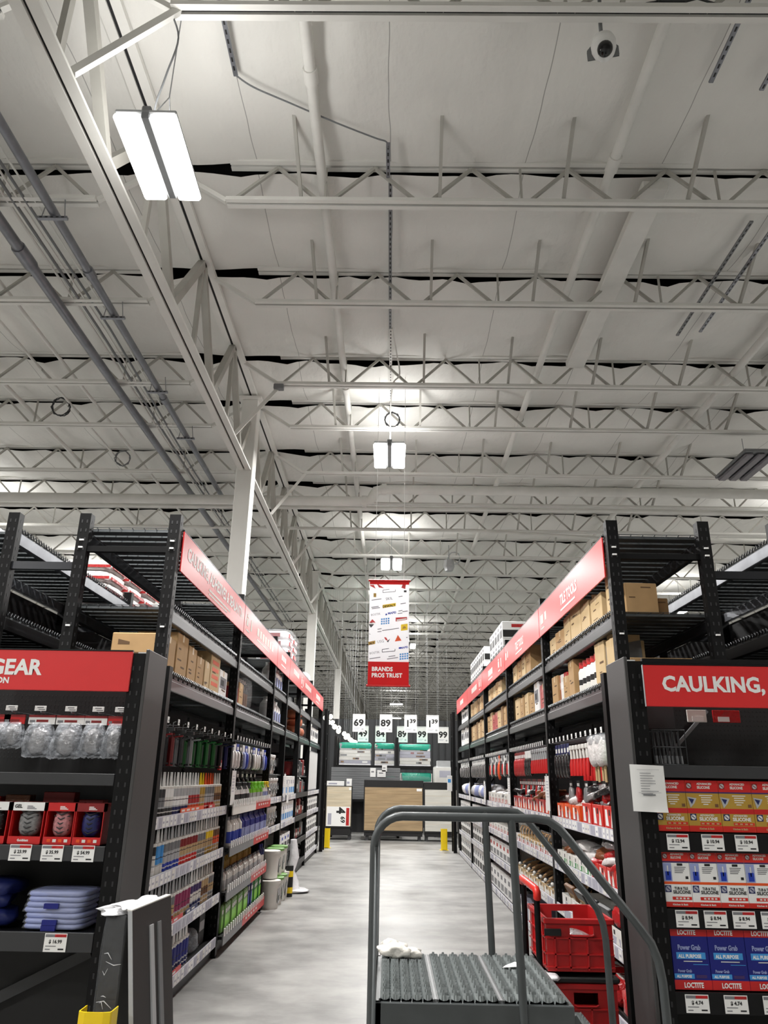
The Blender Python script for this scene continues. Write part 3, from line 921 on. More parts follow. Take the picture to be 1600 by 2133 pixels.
# back-to-back racks of the next aisles: only their upper levels show above the endcaps
def back_rack(s, ys, label):
    t = thing('storage_rack', label, 'storage rack', (s * 3.0, ys[0], 0), 0, 'racking of the neighbouring aisles')
    off = (-s * 3.0, -ys[0], 0)
    for y in ys:
        for x in (3.03, 3.76): part(post_mesh(s, s * x, y, 3.65, y < 6), 'upright_post', t, off)
        for z in (2.0, 3.19):
            m = MB(); m.box(s * 3.07, s * 3.72, y - .02, y + .02, z, z + .07, 'beam steel'); part(m, 'cross_brace', t, off)
    for a, b in zip(ys[:-1], ys[1:]):
        for z0, z1 in ((3.40, 3.50), (2.72, 2.82)):
            for x in (2.99, 3.75):
                m = MB(); m.box(s * x, s * (x + .05), a + .05, b - .05, z0, z1, 'galvanised' if z0 > 3 else 'rack black', .006); part(m, 'beam', t, off)  # silver colour paints the light reflected off a dark upper beam
        for z in (3.535, 2.855): part(deck_mesh(s, 3.02, 3.78, a + .05, b - .05, z, a < 8), 'wire_deck', t, off)
    # a frame tie between the two back-to-back racks
    m = MB(); m.box(s * 2.5, s * 3.0, ys[0] - .02, ys[0] + .02, 3.19, 3.25, 'beam steel'); part(m, 'row_spacer', t, off)
    for z in (0.0,):
        m = MB(); m.box(s * 3.80, s * 3.82, ys[0] + .05, ys[-1] - .05, .05, 3.38, 'back dark'); part(m, 'back_panel', t, off)  # added dark sheet; closes off the bright ceiling behind this rack
    return t
back_rack(-1, [5.6, 8.33, 11.02, 13.75, 16.5, 19.2], 'black storage rack standing back to back behind the caulking aisle rack')
back_rack(1, [5.6, 8.33, 11.02, 13.75, 16.5, 19.2], 'black storage rack standing back to back behind the tile tools rack')

# ------------------------------------------------------------------ red aisle signs on the top beams
def aisle_sign(s, y0, y1, label, lines=(), bars=(), z0=3.21, z1=3.54):
    t = thing('aisle_sign', label, 'sign', (s * 1.675, y0, z0), 0, 'red aisle signs')
    m = MB(); m.box(0, s * .012, 0, y1 - y0, 0, z1 - z0, 'sign red', .002); part(m, 'panel', t)
    L = y1 - y0
    yd = (0, 1, 0) if s < 0 else (0, -1, 0)
    m = MB()
    done = False
    for txt, u, z, size, w in lines:
        o = (-s * .0015, u if s < 0 else L - u, z)
        m.text(txt, size, o, yd, (0, 0, 1), 'white', True, 'L', w); done = True
    for u, z, w, h in bars:
        a = u if s < 0 else L - u - w
        m.box(-s * .0015, 0, a, a + w, z, z + h, 'off white'); done = True
    if done: part(m, 'lettering', t)
    m = MB(); m.box(0, s * .02, 0, L, z1 - z0, z1 - z0 + .012, 'rack black'); part(m, 'top_channel', t)
    return t
aisle_sign(-1, 5.66, 8.33, 'red aisle sign reading CAULKING, ADHESIVES & SEALANTS over the first bay', [('CAULKING, ADHESIVES & SEALANTS', .15, .14, .15, 2.35)], [(.95, .07, .95, .02), (.95, .035, .8, .015)])
def icon_bars(u):   # faint small words and tool icons of the unreadable signs
    return [(u, .12, .12, .09), (u + .02, .22, .08, .03), (u + .28, .1, .07, .13), (u, .06, .2, .018)]
aisle_sign(-1, 8.35, 11.0, 'red aisle sign on the second bay, next to the caulking and sealants sign', (), icon_bars(.12) + [(.85 + i * .2, .13, .15, .10) for i in range(7)] + [(.85, .07, 1.0, .02)])
aisle_sign(-1, 11.02, 12.45, 'short red aisle sign of one bay, above the stacked white pails', (), [(.4 + i * .18, .16, .14, .08) for i in range(3)] + [(.4, .08, .5, .02)])
aisle_sign(-1, 12.47, 16.3, 'long red aisle sign on the caulking side, with small white icons, fourth from the camera', (), [(.5 + i * .16, .15, .12, .09) for i in range(5)] + icon_bars(1.7) + [(2.4 + i * .16, .13, .12, .09) for i in range(7)])
aisle_sign(-1, 16.32, 19.0, 'red aisle sign at the far end of the caulking side', (), [(.8 + i * .2, .15, .15, .1) for i in range(5)] + [(.8, .07, .8, .02)])
aisle_sign(1, 5.66, 8.33, 'red aisle sign reading TILE TOOLS at its end closest to the camera', [('TILE TOOLS', 1.1, .12, .14, .68)], [(1.1, .06, .6, .02), (.1, .12, .15, .1), (.32, .13, .1, .09), (.1, .06, .2, .018)])
aisle_sign(1, 8.35, 11.0, 'red aisle sign reading TILE TOOLS on the second bay', [('TILE TOOLS', 1.0, .12, .14, .62)], [(1.0, .06, .5, .02), (.1, .12, .1, .1), (.28, .13, .07, .09)])
aisle_sign(1, 11.02, 13.78, 'red aisle sign with small white words, third on the tile tools side', (), [(.9 + i * .19, .13, .15, .1) for i in range(3)] + [(.9, .07, .5, .02)] + icon_bars(2.1))
aisle_sign(1, 13.8, 16.5, 'red aisle sign with small white words, fourth on the tile tools side', (), [(.9 + i * .19, .13, .15, .1) for i in range(5)] + icon_bars(2.2))
aisle_sign(1, 16.52, 19.2, 'red aisle sign at the far end of the tile tools side', (), [(1.0 + i * .19, .13, .15, .1) for i in range(4)])

# ================================================================== ENDCAPS
def price_card(parent, x, z, txt, y=0.0, w=.125, h=.085, name='price_tag'):
    m = MB()
    m.box(x, x + w, y - .002, y, z, z + h, 'white')
    m.box(x + .004, x + w * .45, y - .0028, y - .002, z + h - .018, z + h - .004, 'soft ink')
    m.box(x + w * .45, x + w - .004, y - .0028, y - .002, z + h - .018, z + h - .004, 'pouch red')
    m.text(txt, .024, (x + w * .5, y - .003, z + h * .47), (1, 0, 0), (0, 0, 1), 'ink', True, 'C')
    m.box(x + .01, x + w * .55, y - .0028, y - .002, z + .026, z + .030, 'soft ink')
    m.box(x + .01, x + w * .3, y - .0028, y - .002, z + .010, z + .015, 'soft ink')
    m.box(x + w * .65, x + w - .012, y - .0028, y - .002, z + .010, z + .017, 'ink')
    return part(m, name, parent)

def endcap(s, label):
    xi = 1.5 if s < 0 else 1.435          # outer face of the grey side panel
    t = thing('endcap_shelving', label, 'endcap shelving', (0, 0, 0), 0, 'endcaps of the two racks')
    m = MB(); m.box(s * xi, s * (xi + .022), 4.61, 5.0, 0.02, 2.425, 'panel grey', .004); part(m, 'side_panel', t, label='plain grey side panel')
    for y in (4.655, 5.2):
        for x in (xi + .07, 2.95):
            m = post_mesh(s, s * x, y, 2.40, y < 5)
            part(m, 'upright_post', t)
    m = MB(); m.box(s * (xi + .12), s * 2.9, 4.63, 4.66, 2.39, 2.42, 'rack black'); part(m, 'top_rail', t)
    m = MB(); m.box(s * (xi + .1), s * 2.95, 5.02, 5.04, .1, 2.38, 'peg dark')
    for i in range(52):
        for j in range(14): m.box(s * (xi + .14 + i * .025), s * (xi + .146 + i * .025), 5.018, 5.02, 1.78 + j * .03, 1.786 + j * .03, 'dark grey' if s < 0 else 'black')
    part(m, 'peg_panel', t)
    m = MB(); m.box(s * (xi + .02), s * (xi + .1), 4.70, 4.72, 2.405, 2.42, 'white'); part(m, 'beam_clip', t)
    return t
ecl = endcap(-1, 'black endcap shelving with grey side panel under the red GEAR sign')
ecr = endcap(1, 'black endcap shelving with grey side panel under the red CAULKING sign')

def ec_shelf(t, s, z0, z1, x0, mat='rack black'):
    m = MB(); m.box(s * x0, s * 2.92, 4.64, 5.0, z1 - .03, z1 - .004, 'rack black'); sh = part(m, 'shelf', t)
    m = MB(); m.box(s * x0, s * 2.92, 4.62, 4.64, z0, z1, mat, .003); part(m, 'shelf_front', sh)
    return sh
ec_shelf(ecl, -1, 1.625, 1.692, 1.62, 'dark grey')
a = ec_shelf(ecl, -1, 1.22, 1.30, 1.62, 'dark grey')
for x, tx in ((-2.40, '$ 29.99'), (-2.165, '$ 23.99'), (-1.982, '$ 35.99'), (-1.803, '$ 54.99')): price_card(a, x, 1.218, tx, 4.618)
b = ec_shelf(ecl, -1, .765, .862, 1.62, 'dark grey')
price_card(b, -1.888, .768, '$ 16.99', 4.618, .124, .09)
m = MB(); m.bar((-2.75, 4.98, .22), (-1.75, 4.98, .70), .03, .06, 'dark grey'); part(m, 'diagonal_brace', ecl)

ec_shelf(ecr, 1, 1.725, 1.795, 1.49, 'dark grey')
c1 = ec_shelf(ecr, 1, 1.325, 1.428, 1.53)
for x, tx in ((1.59, '$ 12.94'), (1.788, '$ 10.94'), (1.978, '$ 10.94'), (2.17, '$ 10.94')): price_card(c1, x, 1.337, tx, 4.618)
c2 = ec_shelf(ecr, 1, .938, 1.038, 1.53)
for i in range(6): price_card(c2, 1.595 + i * .157, .948, '$ 8.94', 4.618)
c3 = ec_shelf(ecr, 1, .535, .64, 1.53)
for i in range(4): price_card(c3, 1.60 + i * .207, .545, '$ 4.74', 4.618)
ec_shelf(ecr, 1, .15, .22, 1.53)
m = MB(); m.bar((1.72, 4.98, 1.80), (2.06, 4.98, 2.14), .02, .02, 'mid grey'); part(m, 'diagonal_brace', ecr)

def ec_sign(s, x0, x1, label, texts, z0=2.125, z1=2.405):
    t = thing('endcap_sign', label, 'sign', (0, 4.6, 0))
    m = MB(); m.box(x0, x1, 0, .018, z0, z1, 'sign red', .003); part(m, 'panel', t)
    m = MB(); m.box(x0 - .003, x0 if s > 0 else x0 - .003 + .0, -.001, .019, z0, z1, 'light grey')
    m.box(x0, x1, -.001, .019, z1, z1 + .008, 'rack black'); part(m, 'edge_trim', t)
    m = MB()
    for tx, x, z, sz, al, w in texts: m.text(tx, sz, (x, -.0015, z), (1, 0, 0), (0, 0, 1), 'white', True, al, w)
    part(m, 'lettering', t)
ec_sign(-1, -2.75, -1.60, 'red endcap sign with the white word GEAR over the hanging bags', [('GEAR', -2.145, 2.26, .128, 'R', None), ('ION', -2.34, 2.205, .05, 'R', None)], 2.165, 2.408)
ec_sign(1, 1.545, 2.75, 'red endcap sign with the white word CAULKING over the silicone cartons', [('CAULKING,', 1.652, 2.222, .125, 'L', .62)], 2.128, 2.376)

# ---- left endcap goods: hanging bags on hooks
HOOKM = None
bags = [(-2.44, .15, .20, 'partly cut off by the photo edge'), (-2.34, .13, .2, 'with a red header, second from the photo edge'), (-2.168, .165, .25, 'with a red and white header, third from the photo edge'),
        (-1.99, .175, .255, 'with a red and white header, widest in the middle'), (-1.83, .14, .245, 'with a silvery header, second from the endcap post'), (-1.70, .11, .25, 'with a red top, beside the endcap post')]
for i, (x, w, h, d) in enumerate(bags):
    t = thing('hanging_bag', 'clear plastic bag ' + d, 'bag', (x, 4.76, 2.03), 0, 'clear bags hanging on the endcap')
    m = MB(); m.box(-w / 2, w / 2, -.004, .004, -.055, -.012, 'white' if i in (2, 3, 4) else 'red'); m.box(-w / 2, w / 2, -.005, .005, -.014, 0, 'dark red'); m.box(-w * .2, w * .25, -.0055, .0, -.042, -.028, 'dark red')
    m.box(-w * .45, -w * .25, -.0055, 0, -.045, -.03, 'soft ink')
    part(m, 'header_card', t)
    # crumpled film: a flattened tube that flares towards the bottom, with sharp vertical creases
    rg = random.Random(40 + i)
    m = MB(); nu, nv = 40, 22
    cr = [rg.uniform(-1, 1) for _ in range(nu)]
    vs = []
    for j in range(nv + 1):
        v = j / nv
        fl = (.74 + .52 * v ** .8) * (1 if v < .93 else (1 - ((v - .93) / .07) ** 2 * .35))
        th = .012 + .055 * math.sin(PI * min(1, v * 1.05)) ** .7
        for k in range(nu):
            a = 2 * PI * k / nu
            ca = cr[k] * math.sin(2.5 + v * 5 + k) + .5 * cr[(k * 7) % nu] * math.cos(9 * v + k)
            vs.append((w / 2 * fl * math.copysign(abs(math.cos(a)) ** .7, math.cos(a)) + .006 * ca + .02 * (v ** 2) * (.5 - (i % 2)), th * math.sin(a) + .010 * ca * math.sin(PI * v), -.045 - (h - .045) * v + .008 * ca * v))
    m.add(vs, [(j * nu + k, j * nu + (k + 1) % nu, (j + 1) * nu + (k + 1) % nu, (j + 1) * nu + k) for j in range(nv) for k in range(nu)], 'clear bag', False)
    part(m, 'bag_body', t)
    m = MB(); m.blob(w * .72, .05, h * .62, 'pouch silver', i + 9, 8, .3, (.0, 0.0, -h + .015), .7); part(m, 'contents', t)
for i, x in enumerate((-2.345, -2.165, -1.975, -1.805, -1.665)):
    t = thing('peg_hook', 'wire peg hook with a small white price tag, %s on the left endcap' % ORD[i], 'hook', (x, 4.72, 2.045), 0, 'peg hooks of the left endcap')
    m = MB(); m.tube([(0, .3, 0), (0, 0.0, 0), (0, -.012, .02)], .004, 'steel', 5); part(m, 'wire', t)
    m = MB(); m.box(-.036, .036, -.004, 0, .006, .036, 'white', .001); m.box(-.02, .02, -.005, -.004, .024, .03, 'soft ink'); m.box(-.01, .03, -.005, -.004, .012, .017, 'soft ink'); part(m, 'price_tag', t, (0, -.012, 0))

# ---- knee pads in open red cartons
def kneepad(x, w, hdr, pad, label, text, foot=None):
    t = thing('knee_pad_carton', label, 'carton', (x, 4.64, 1.302), 0, 'knee pad cartons')
    h = .225
    m = MB()
    m.box(0, .004, 0, .13, 0, h, 'red'); m.box(w - .004, w, 0, .13, 0, h, 'red'); m.box(0, w, .126, .13, 0, h, 'dark red'); m.box(0, w, 0, .13, 0, .004, 'red')
    m.box(0, w, -.002, .004, .004, .042, 'red'); m.box(0, w, 0, .05, h - .045, h, hdr)
    part(m, 'carton', t)
    m = MB()
    if text: m.text(text, .026, (w * .06, -.0015, h - .03), (1, 0, 0), (0, 0, 1), 'ink' if hdr == 'white' else 'white', True, 'L')
    for k in range(3): m.box(w * .45, w * (.62 + .06 * k), -.0012, 0, h - .022 - k * .007, h - .018 - k * .007, 'soft ink' if hdr == 'white' else 'white')
    if foot: m.text(foot, .017, (w * .3, -.0035, .016), (1, 0, 0), (0, 0, 1), 'white', True, 'L')
    else:
        for k in range(4): m.box(w * (.15 + .2 * k), w * (.27 + .2 * k), -.0035, -.002, .014, .03, 'off white' if k % 2 else 'orange')
    part(m, 'printing', t)
    m = MB(); m.blob(w * .66, .09, .15, pad, int(w * 999) + len(label), 8, .03, (w * .5, .055, .036), .75)
    for k in range(5):
        z = .06 + k * .025
        m.tube([(w * .22, .03, z + .02), (w * .5, .006, z), (w * .78, .03, z + .02)], .004, 'dark grey' if pad != 'navy' else 'black', 5)
    part(m, 'knee_pad', t)
new_mat('pad grey', (120, 120, 120), 0.7, var=0.35, scale=60)
new_mat('pad pink', (176, 120, 122), 0.7, var=0.3, scale=60)
kneepad(-2.40, .18, 'white', 'black', 'red carton with black knee pads, cut by the photo edge', '')
kneepad(-2.20, .19, 'white', 'pad grey', 'red open carton of grey knee pads with a white GEL header', 'GEL', 'Goldblatt')
kneepad(-1.995, .165, 'red', 'pad pink', 'red open carton holding pinkish grey knee pads', '')
kneepad(-1.825, .165, 'dark red', 'navy', 'dark red open carton of navy knee pads beside the endcap post', '')
rng = random.Random(12)
for i, (x, w, h, mt, lb) in enumerate(((-2.33, .15, .26, 'pouch brown', 'dim olive box standing behind the grey knee pads on the endcap'), (-2.1, .19, .28, 'dark red', 'dark red and grey box behind the pink knee pads'), (-1.88, .15, .24, 'dark red', 'dark red box lying behind the navy knee pads'), (-2.52, .16, .25, 'red', 'red box at the photo edge behind the knee pads'))):
    m = MB(); m.box(0, w, 0, .08, 0, h, mt, .003); m.box(w * .1, w * .6, -.001, 0, h * .45, h * .8, 'mid grey'); m.box(w * .15, w * .5, -.0015, -.001, h * .6, h * .66, 'off white')
    tag(m.build('product_carton', None, (x, 4.80, 1.302)), lb, 'carton')
# ---- folded shirts in bags
sh = None
for i in range(7):
    lab = 'pale blue folded garment in a clear bag, %s from the bottom of the endcap stack' % ORD[i]
    if sh is None:
        sh = thing('folded_garment', lab, 'garment', (-1.88, 4.79, .864), 0, 'folded garments in bags')
        m = MB(); m.blob(.35, .26, .032, 'pale blue', 5, 8, .06, (0, 0, 0), .35); part(m, 'garment', sh)
        m = MB(); m.blob(.365, .275, .036, 'plastic wrap', 8, 8, .10, (0, 0, -.002), .4); part(m, 'bag', sh)
        cur = sh
    else:
        cur = dup(sh, lab, (-1.88 + rng.uniform(-.012, .012), 4.79, .864 + i * .0275), rng.uniform(-.06, .06))
    if i in (0, 1, 4):
        m = MB(); m.box(-.05, .03, -.15, -.13, .0, .026, 'deep blue'); part(m, 'label_band', cur, label='bright blue label band')
        KIDS[cur.name].pop()
for i, (x, y, z, w) in enumerate(((-2.32, 4.8, .864, .36), (-2.35, 4.8, .95, .33), (-2.30, 4.82, 1.01, .28))):
    m = MB(); m.blob(w, .28, .1, 'navy', 31 + i, 8, .2, (0, 0, 0), .6)
    tag(m.build('folded_garment', None, (x, y, z)), 'crumpled navy garment in shade, %s from the bottom beside the pale blue stack' % ORD[i], 'garment', 'navy garments on the endcap')

# ---- right endcap cartons
def carton_text(m, tx, sz, x, z, mat, w=None, al='L'):
    m.text(tx, sz, (x, -.0018, z), (1, 0, 0), (0, 0, 1), mat, True, al, w)
def round_badge(m, x, z, r, a, b):
    n = 14
    m.box(x - r * 1.25, x + r * 1.25, -.0012, 0, z - r * 1.25, z + r * 1.25, a)
    m.poly([(x + r * math.cos(2 * PI * k / n), -.0018, z + r * math.sin(2 * PI * k / n)) for k in range(n)], b)
    m.bar((x - r * .6, -.002, z + r * .5), (x + r * .6, -.002, z - r * .5), .0008, r * .35, a, (0, 0, 1))
def gold_box(m, w):
    h = .278
    m.box(.001, w - .001, 0, .3, 0, h, 'gold', .002)
    for z0, z1, mt in ((h - .062, h, 'red'), (h - .07, h - .062, 'purple'), (.098, .125, 'red'), (0, .032, 'brand red')): m.box(.001, w - .001, -.0008, .001, z0, z1, mt)
    round_badge(m, .022, h - .03, .013, 'dark red', 'light grey')
    carton_text(m, 'ADVANCED', .016, w * .36, h - .024, 'off white'); carton_text(m, 'SILICONE', .02, w * .36, h - .045, 'off white', .075)
    m.poly([(.006, -.0012, h - .09), (.06, -.0012, h - .098), (.045, -.0012, h - .125), (.02, -.0012, h - .15)], 'light grey')
    m.poly([(.012, -.0015, h - .098), (.045, -.0015, h - .104), (.03, -.0015, h - .13)], 'navy')
    for k, (a, b) in enumerate(((.4, .8), (.45, .75), (.45, .78), (.45, .72), (.5, .65))): m.box(w * a, w * b, -.0012, 0, h - .085 - k * .012, h - .08 - k * .012, 'off white')
    m.box(w * .85, w * .95, -.0012, 0, h - .145, h - .128, 'brown')
    round_badge(m, .03, .078, .014, 'navy', 'off white')
    carton_text(m, 'ADVANCED', .015, w * .36, .083, 'off white'); carton_text(m, 'SILICONE', .026, w * .33, .060, 'white', .105)
    m.box(w * .35, w * .97, -.0012, 0, .036, .051, 'brand red')
    for k in range(4): m.box(w * (.38 + .15 * k), w * (.46 + .15 * k), -.0016, -.0012, .040, .047, 'tan')
    carton_text(m, 'Kitchen & Bath', .014, w * .3, .012, 'tan', .085)
def white_box(m, w):
    h = .285
    m.box(.001, w - .001, 0, .3, 0, h, 'white', .002)
    for z0, z1, mt in ((h - .052, h, 'brand red'), (h - .06, h - .052, 'purple'), (.115, .128, 'orange'), (0, .026, 'brand red')): m.box(.001, w - .001, -.0008, .001, z0, z1, mt)
    round_badge(m, .022, h - .026, .011, 'dark red', 'light grey')
    carton_text(m, 'ADVANCED', .014, w * .34, h - .02, 'off white'); carton_text(m, 'SILICONE', .017, w * .34, h - .038, 'off white', .06)
    m.box(.002, w * .34, -.0012, 0, .13, h - .062, 'pale blue'); m.box(w * .1, w * .3, -.0016, -.0012, .135, .18, 'blue'); m.box(w * .18, w * .22, -.0016, -.0012, .16, .21, 'off white')
    m.box(w * .55, w * .75, -.0012, 0, h - .075, h - .063, 'ink')
    for k in range(4): m.box(w * .45, w * (.86 - .04 * k), -.0012, 0, h - .085 - k * .009, h - .081 - k * .009, 'soft ink')
    m.box(w * .82, w * .92, -.0012, 0, .142, .156, 'ink')
    round_badge(m, .024, .092, .014, 'navy', 'label grey')
    carton_text(m, 'TUB & TILE', .019, w * .38, .088, 'ink', .075); carton_text(m, 'SILICONE', .023, w * .32, .068, 'ink', .098)
    m.box(w * .28, w * .97, -.0012, 0, .036, .052, 'brand red')
    for k in range(4): m.box(w * (.4 + .13 * k), w * (.48 + .13 * k), -.0016, -.0012, .040, .048, 'off white')
    carton_text(m, 'Kitchen & Bath', .012, w * .26, .009, 'off white', .085)
def blue_box(m, w):
    h = .295
    m.box(.001, w - .001, 0, .3, 0, h, 'deep blue', .002)
    m.box(.001, w - .001, -.0008, .001, h - .04, h, 'red'); m.box(.001, w - .001, -.0008, .001, 0, .045, 'red')
    carton_text(m, 'LOCTITE', .032, w * .2, h - .032, 'white', .1); carton_text(m, 'LOCTITE', .034, w * .25, .01, 'white', .105)
    carton_text(m, 'Power Grab', .034, w * .17, h - .105, 'pale blue', .125)
    m.box(w * .12, w * .9, -.0012, 0, h - .15, h - .118, 'sky blue')
    carton_text(m, 'ALL PURPOSE', .024, w * .17, h - .144, 'white', .125)
    m.box(w * .3, w * .8, -.0012, 0, h - .163, h - .159, 'off white')
    m.box(w * .55, w * .95, -.0012, 0, .118, .121, 'sky blue')
    carton_text(m, 'Power Grab', .02, w * .12, .082, 'pale blue', .075)
    m.box(w * .02, w * .55, -.0012, 0, .052, .075, 'sky blue'); carton_text(m, 'ALL PURPOSE', .017, w * .08, .057, 'white', .08)
    m.box(w * .6, w * .88, -.0012, 0, .055, .07, 'purple')
rows = ((1.545, .192, 6, 1.434, gold_box, 'gold and red silicone carton on the top endcap row'), (1.555, .156, 7, 1.044, white_box, 'white and orange tub and tile silicone carton, middle endcap row'),
        (1.562, .203, 6, .646, blue_box, 'deep blue adhesive carton with red bands on the low endcap row'))
for x0, w, n, z, fn, lab in rows:
    proto = None
    for i in range(n):
        l = lab + ', %s from the post' % ORD[i]
        if proto is None:
            m = MB(); fn(m, w)
            proto = tag(m.build('adhesive_carton', None, (x0, 4.645, z)), l, 'carton', lab.split(' carton')[0] + ' cartons')
        else: dup(proto, l, (x0 + i * w, 4.645, z))
# dark handles in a wire basket above the cartons
t = thing('wire_basket', 'black wire basket of dark handles above the gold silicone cartons', 'basket', (1.6, 4.72, 1.80))
m = MB()
for z in (.0, .1, .2): m.tube([(0, 0, z), (.2, 0, z), (.2, .2, z), (0, .2, z), (0, 0, z)], .004, 'wire grey', 5)
for k in range(6): m.tube([(.04 * k, 0, 0), (.04 * k, 0, .2)], .003, 'wire grey', 4)
part(m, 'basket', t)
for k in range(7):
    m = MB(); m.tube([(.025 + k * .025, .03, .01), (.022 + k * .025, .05, .19)], .009, 'dark grey', 7); m.tube([(.025 + k * .025, .028, .005), (.0245 + k * .025, .031, .05)], .0098, 'mid grey', 7); part(m, 'handle', t)
m = MB(); m.box(1.60, 1.83, 4.94, 4.95, 2.02, 2.2, 'dark grey', .002)
tag(m.build('grey_card', None), 'plain dim grey card standing behind the red CAULKING endcap sign', 'card')
for i, x in enumerate((1.86, 2.02)):
    m = MB(); m.box(x, x + .12 + .05 * i, 4.80, 4.81, 2.055, 2.13, 'off white' if i == 0 else 'pouch red', .002); m.box(x + .03, x + .1, 4.798, 4.8, 2.06, 2.09, 'white')
    tag(m.build('header_card', None), ('white' if i == 0 else 'red and white') + ' card edge showing below the red CAULKING endcap sign', 'card')
# taped paper sheet
t = thing('paper_notice', 'white printed paper sheet taped to the right endcap post', 'paper', (1.405, 4.585, 1.54))
m = MB()
n = 8
vs = [(.2 * i / n, -.012 * math.sin(PI * i / n * 1.2) - (.01 if j == 0 and i > 4 else 0), .255 * j / n - .006 * i / n) for j in range(n + 1) for i in range(n + 1)]
m.add(vs, [(j * (n + 1) + i, j * (n + 1) + i + 1, (j + 1) * (n + 1) + i + 1, (j + 1) * (n + 1) + i) for j in range(n) for i in range(n)], 'white', True)
part(m, 'sheet', t)
m = MB()
rng = random.Random(3)
for k in range(9): m.box(.05, .05 + rng.uniform(.05, .11), -.017, -.0165, .205 - k * .014, .208 - k * .014, 'soft ink')
for a in ((.035, .165, .225, .2262), (.035, .165, .10, .1012)): m.box(a[0], a[1], -.017, -.0165, a[2], a[3], 'soft ink')
m.box(.06, .13, -.0165, -.016, .085, .092, 'mid grey')
part(m, 'printing', t)

# ---- boxes standing on the rack ends above the endcaps
def print_box(w, d, h, mat, label, loc, marks=(), rotz=0, name='cardboard_box', tape=True):
    m = MB(); m.box(-w / 2, w / 2, -d / 2, d / 2, 0, h, mat, .006)
    if tape: m.box(-w / 2, w / 2, -.02, .02, h, h + .0008, 'tape'); m.box(-w / 2 - .0006, w / 2 + .0006, -.02, .02, h - .05, h, 'tape')
    for x, z, ww, hh in marks: m.box(x, x + ww, -d / 2 - .0008, -d / 2, z, z + hh, 'print brown')
    return tag(m.build(name, None, loc, rotz), label, 'box')
o = print_box(.40, .34, .275, 'cardboard', 'wide brown cardboard box with a printed wedge mark behind the left endcap post', (-1.94, 5.82, 2.44), [(-.14, .115, .2, .012), (-.14, .095, .12, .006), (.13, .19, .04, .008)])
m = MB(); m.poly([(-.15, -.171, .185), (-.15, -.171, .225), (-.06, -.171, .205), (-.06, -.171, .185)], 'print brown'); part(m, 'printed_mark', o)
print_box(.26, .3, .24, 'cardboard', 'square brown cardboard box on the upper deck behind the right rack post', (1.955, 5.86, 2.94), [(.0, .2, .08, .01), (-.1, .12, .05, .008)], .06)
print_box(.1, .25, .14, 'cardboard dark', 'small dark brown box beside the square box on the upper right deck', (2.15, 5.92, 2.94), [(-.03, .1, .06, .01)])
print_box(.48, .34, .15, 'cardboard', 'long flat cardboard box on the lower deck behind the CAULKING endcap', (2.06, 5.86, 2.44), [(-.2, .03, .1, .012), (.12, .1, .08, .014)])
print_box(.12, .2, .2, 'cardboard', 'small cardboard box behind the long flat box, right rack end', (1.87, 6.15, 2.44), [(-.04, .15, .08, .012)])
# things on the neighbouring racks
m = MB()
m.blob(.64, 2.4, 2.62, 'black wrap', 2, 16, .03, (0, 0, 0), .25)
tag(m.build('wrapped_pallet', None, (-3.42, 6.95, 0.06)), 'tall pallet load in black wrap behind the GEAR endcap, under the lower deck', 'pallet load')
bag = None
k = 0
for lay in range(3):
    for j in range(3):
        lab = 'white and red sack on the high rack behind the caulking rack, layer %s, %s along' % (ORD[lay], ORD[j])
        loc = (-3.42, 8.2 + j * .62, 3.55 + lay * .13)
        if bag is None:
            bag = thing('product_sack', lab, 'sack', loc, 0, 'white and red sacks high behind the caulking rack')
            m = MB(); m.blob(.62, .6, .14, 'pouch white', 4, 8, .03, (0, 0, 0), .45); part(m, 'sack', bag)
            m = MB(); m.box(.305, .315, -.25, .25, .03, .06, 'pouch red'); m.box(-.3, .3, -.305, -.295, .03, .06, 'pouch red'); part(m, 'red_band', bag)
        else: dup(bag, lab, loc)
o = print_box(.3, .3, .2, 'cardboard', 'opened cardboard box beside the white and red sacks high on the rack', (-3.3, 10.3, 3.55))

# ---- leaning boards, wrapped stack, corner guard in front of the left endcap
m = MB()
T = Vector((-1.31, 4.26, 1.03)); T2 = Vector((-1.215, 4.62, 1.055)); B2 = Vector((-1.075, 4.62, .0)); B1 = Vector((-1.165, 4.26, 0))
nrm = (T2 - T).cross(B1 - T).normalized()
if nrm.x < 0: nrm = -nrm
q = [B1, B2, T2, T]
vs = [p for p in q] + [p - nrm * .028 for p in q]
m.add(vs, [(0, 1, 2, 3), (7, 6, 5, 4), (0, 4, 5, 1), (1, 5, 6, 2), (2, 6, 7, 3), (3, 7, 4, 0)], 'panel grey')
o = tag(m.build('leaning_board'), 'tall dark grey board leaning beside the left endcap panel', 'board')
m = MB(); m.bar(T + Vector((-.015, 0, .004)), T2 + Vector((-.015, 0, .004)), .03, .006, 'off white'); m.bar(T + Vector((-.012, -.002, 0)), B1 + Vector((-.012, -.002, 0)), .022, .004, 'light grey', (0, 1, 0)); part(m, 'pale_edge', o, label='pale raw edge of the board')
for i, u in enumerate((.46, .66)):
    a = T.lerp(T2, u) + nrm * .012 + Vector((0, 0, -.10 - .0 * i)); b = B1.lerp(B2, u) + nrm * .012
    m = MB(); m.bar(a, b, .034, .016, 'mid grey' if i else 'light grey', nrm)
    tag(m.build('metal_strip'), '%s narrow grey metal strip leaning on the tall dark board' % ('paler' if i == 0 else 'darker'), 'strip')
t = thing('wrapped_bundle', 'plastic-wrapped dark bundle of boards with a white torn top by the left endcap', 'bundle', (-1.375, 4.46, 0), -.22)
m = MB(); m.box(-.062, .062, -.15, .15, 0, 1.0, 'black', .008); part(m, 'boards', t)
m = MB(); m.blob(.145, .325, 1.015, 'film', 21, 22, .05, (0, 0, .005), .2); part(m, 'film', t)
rf = random.Random(77)
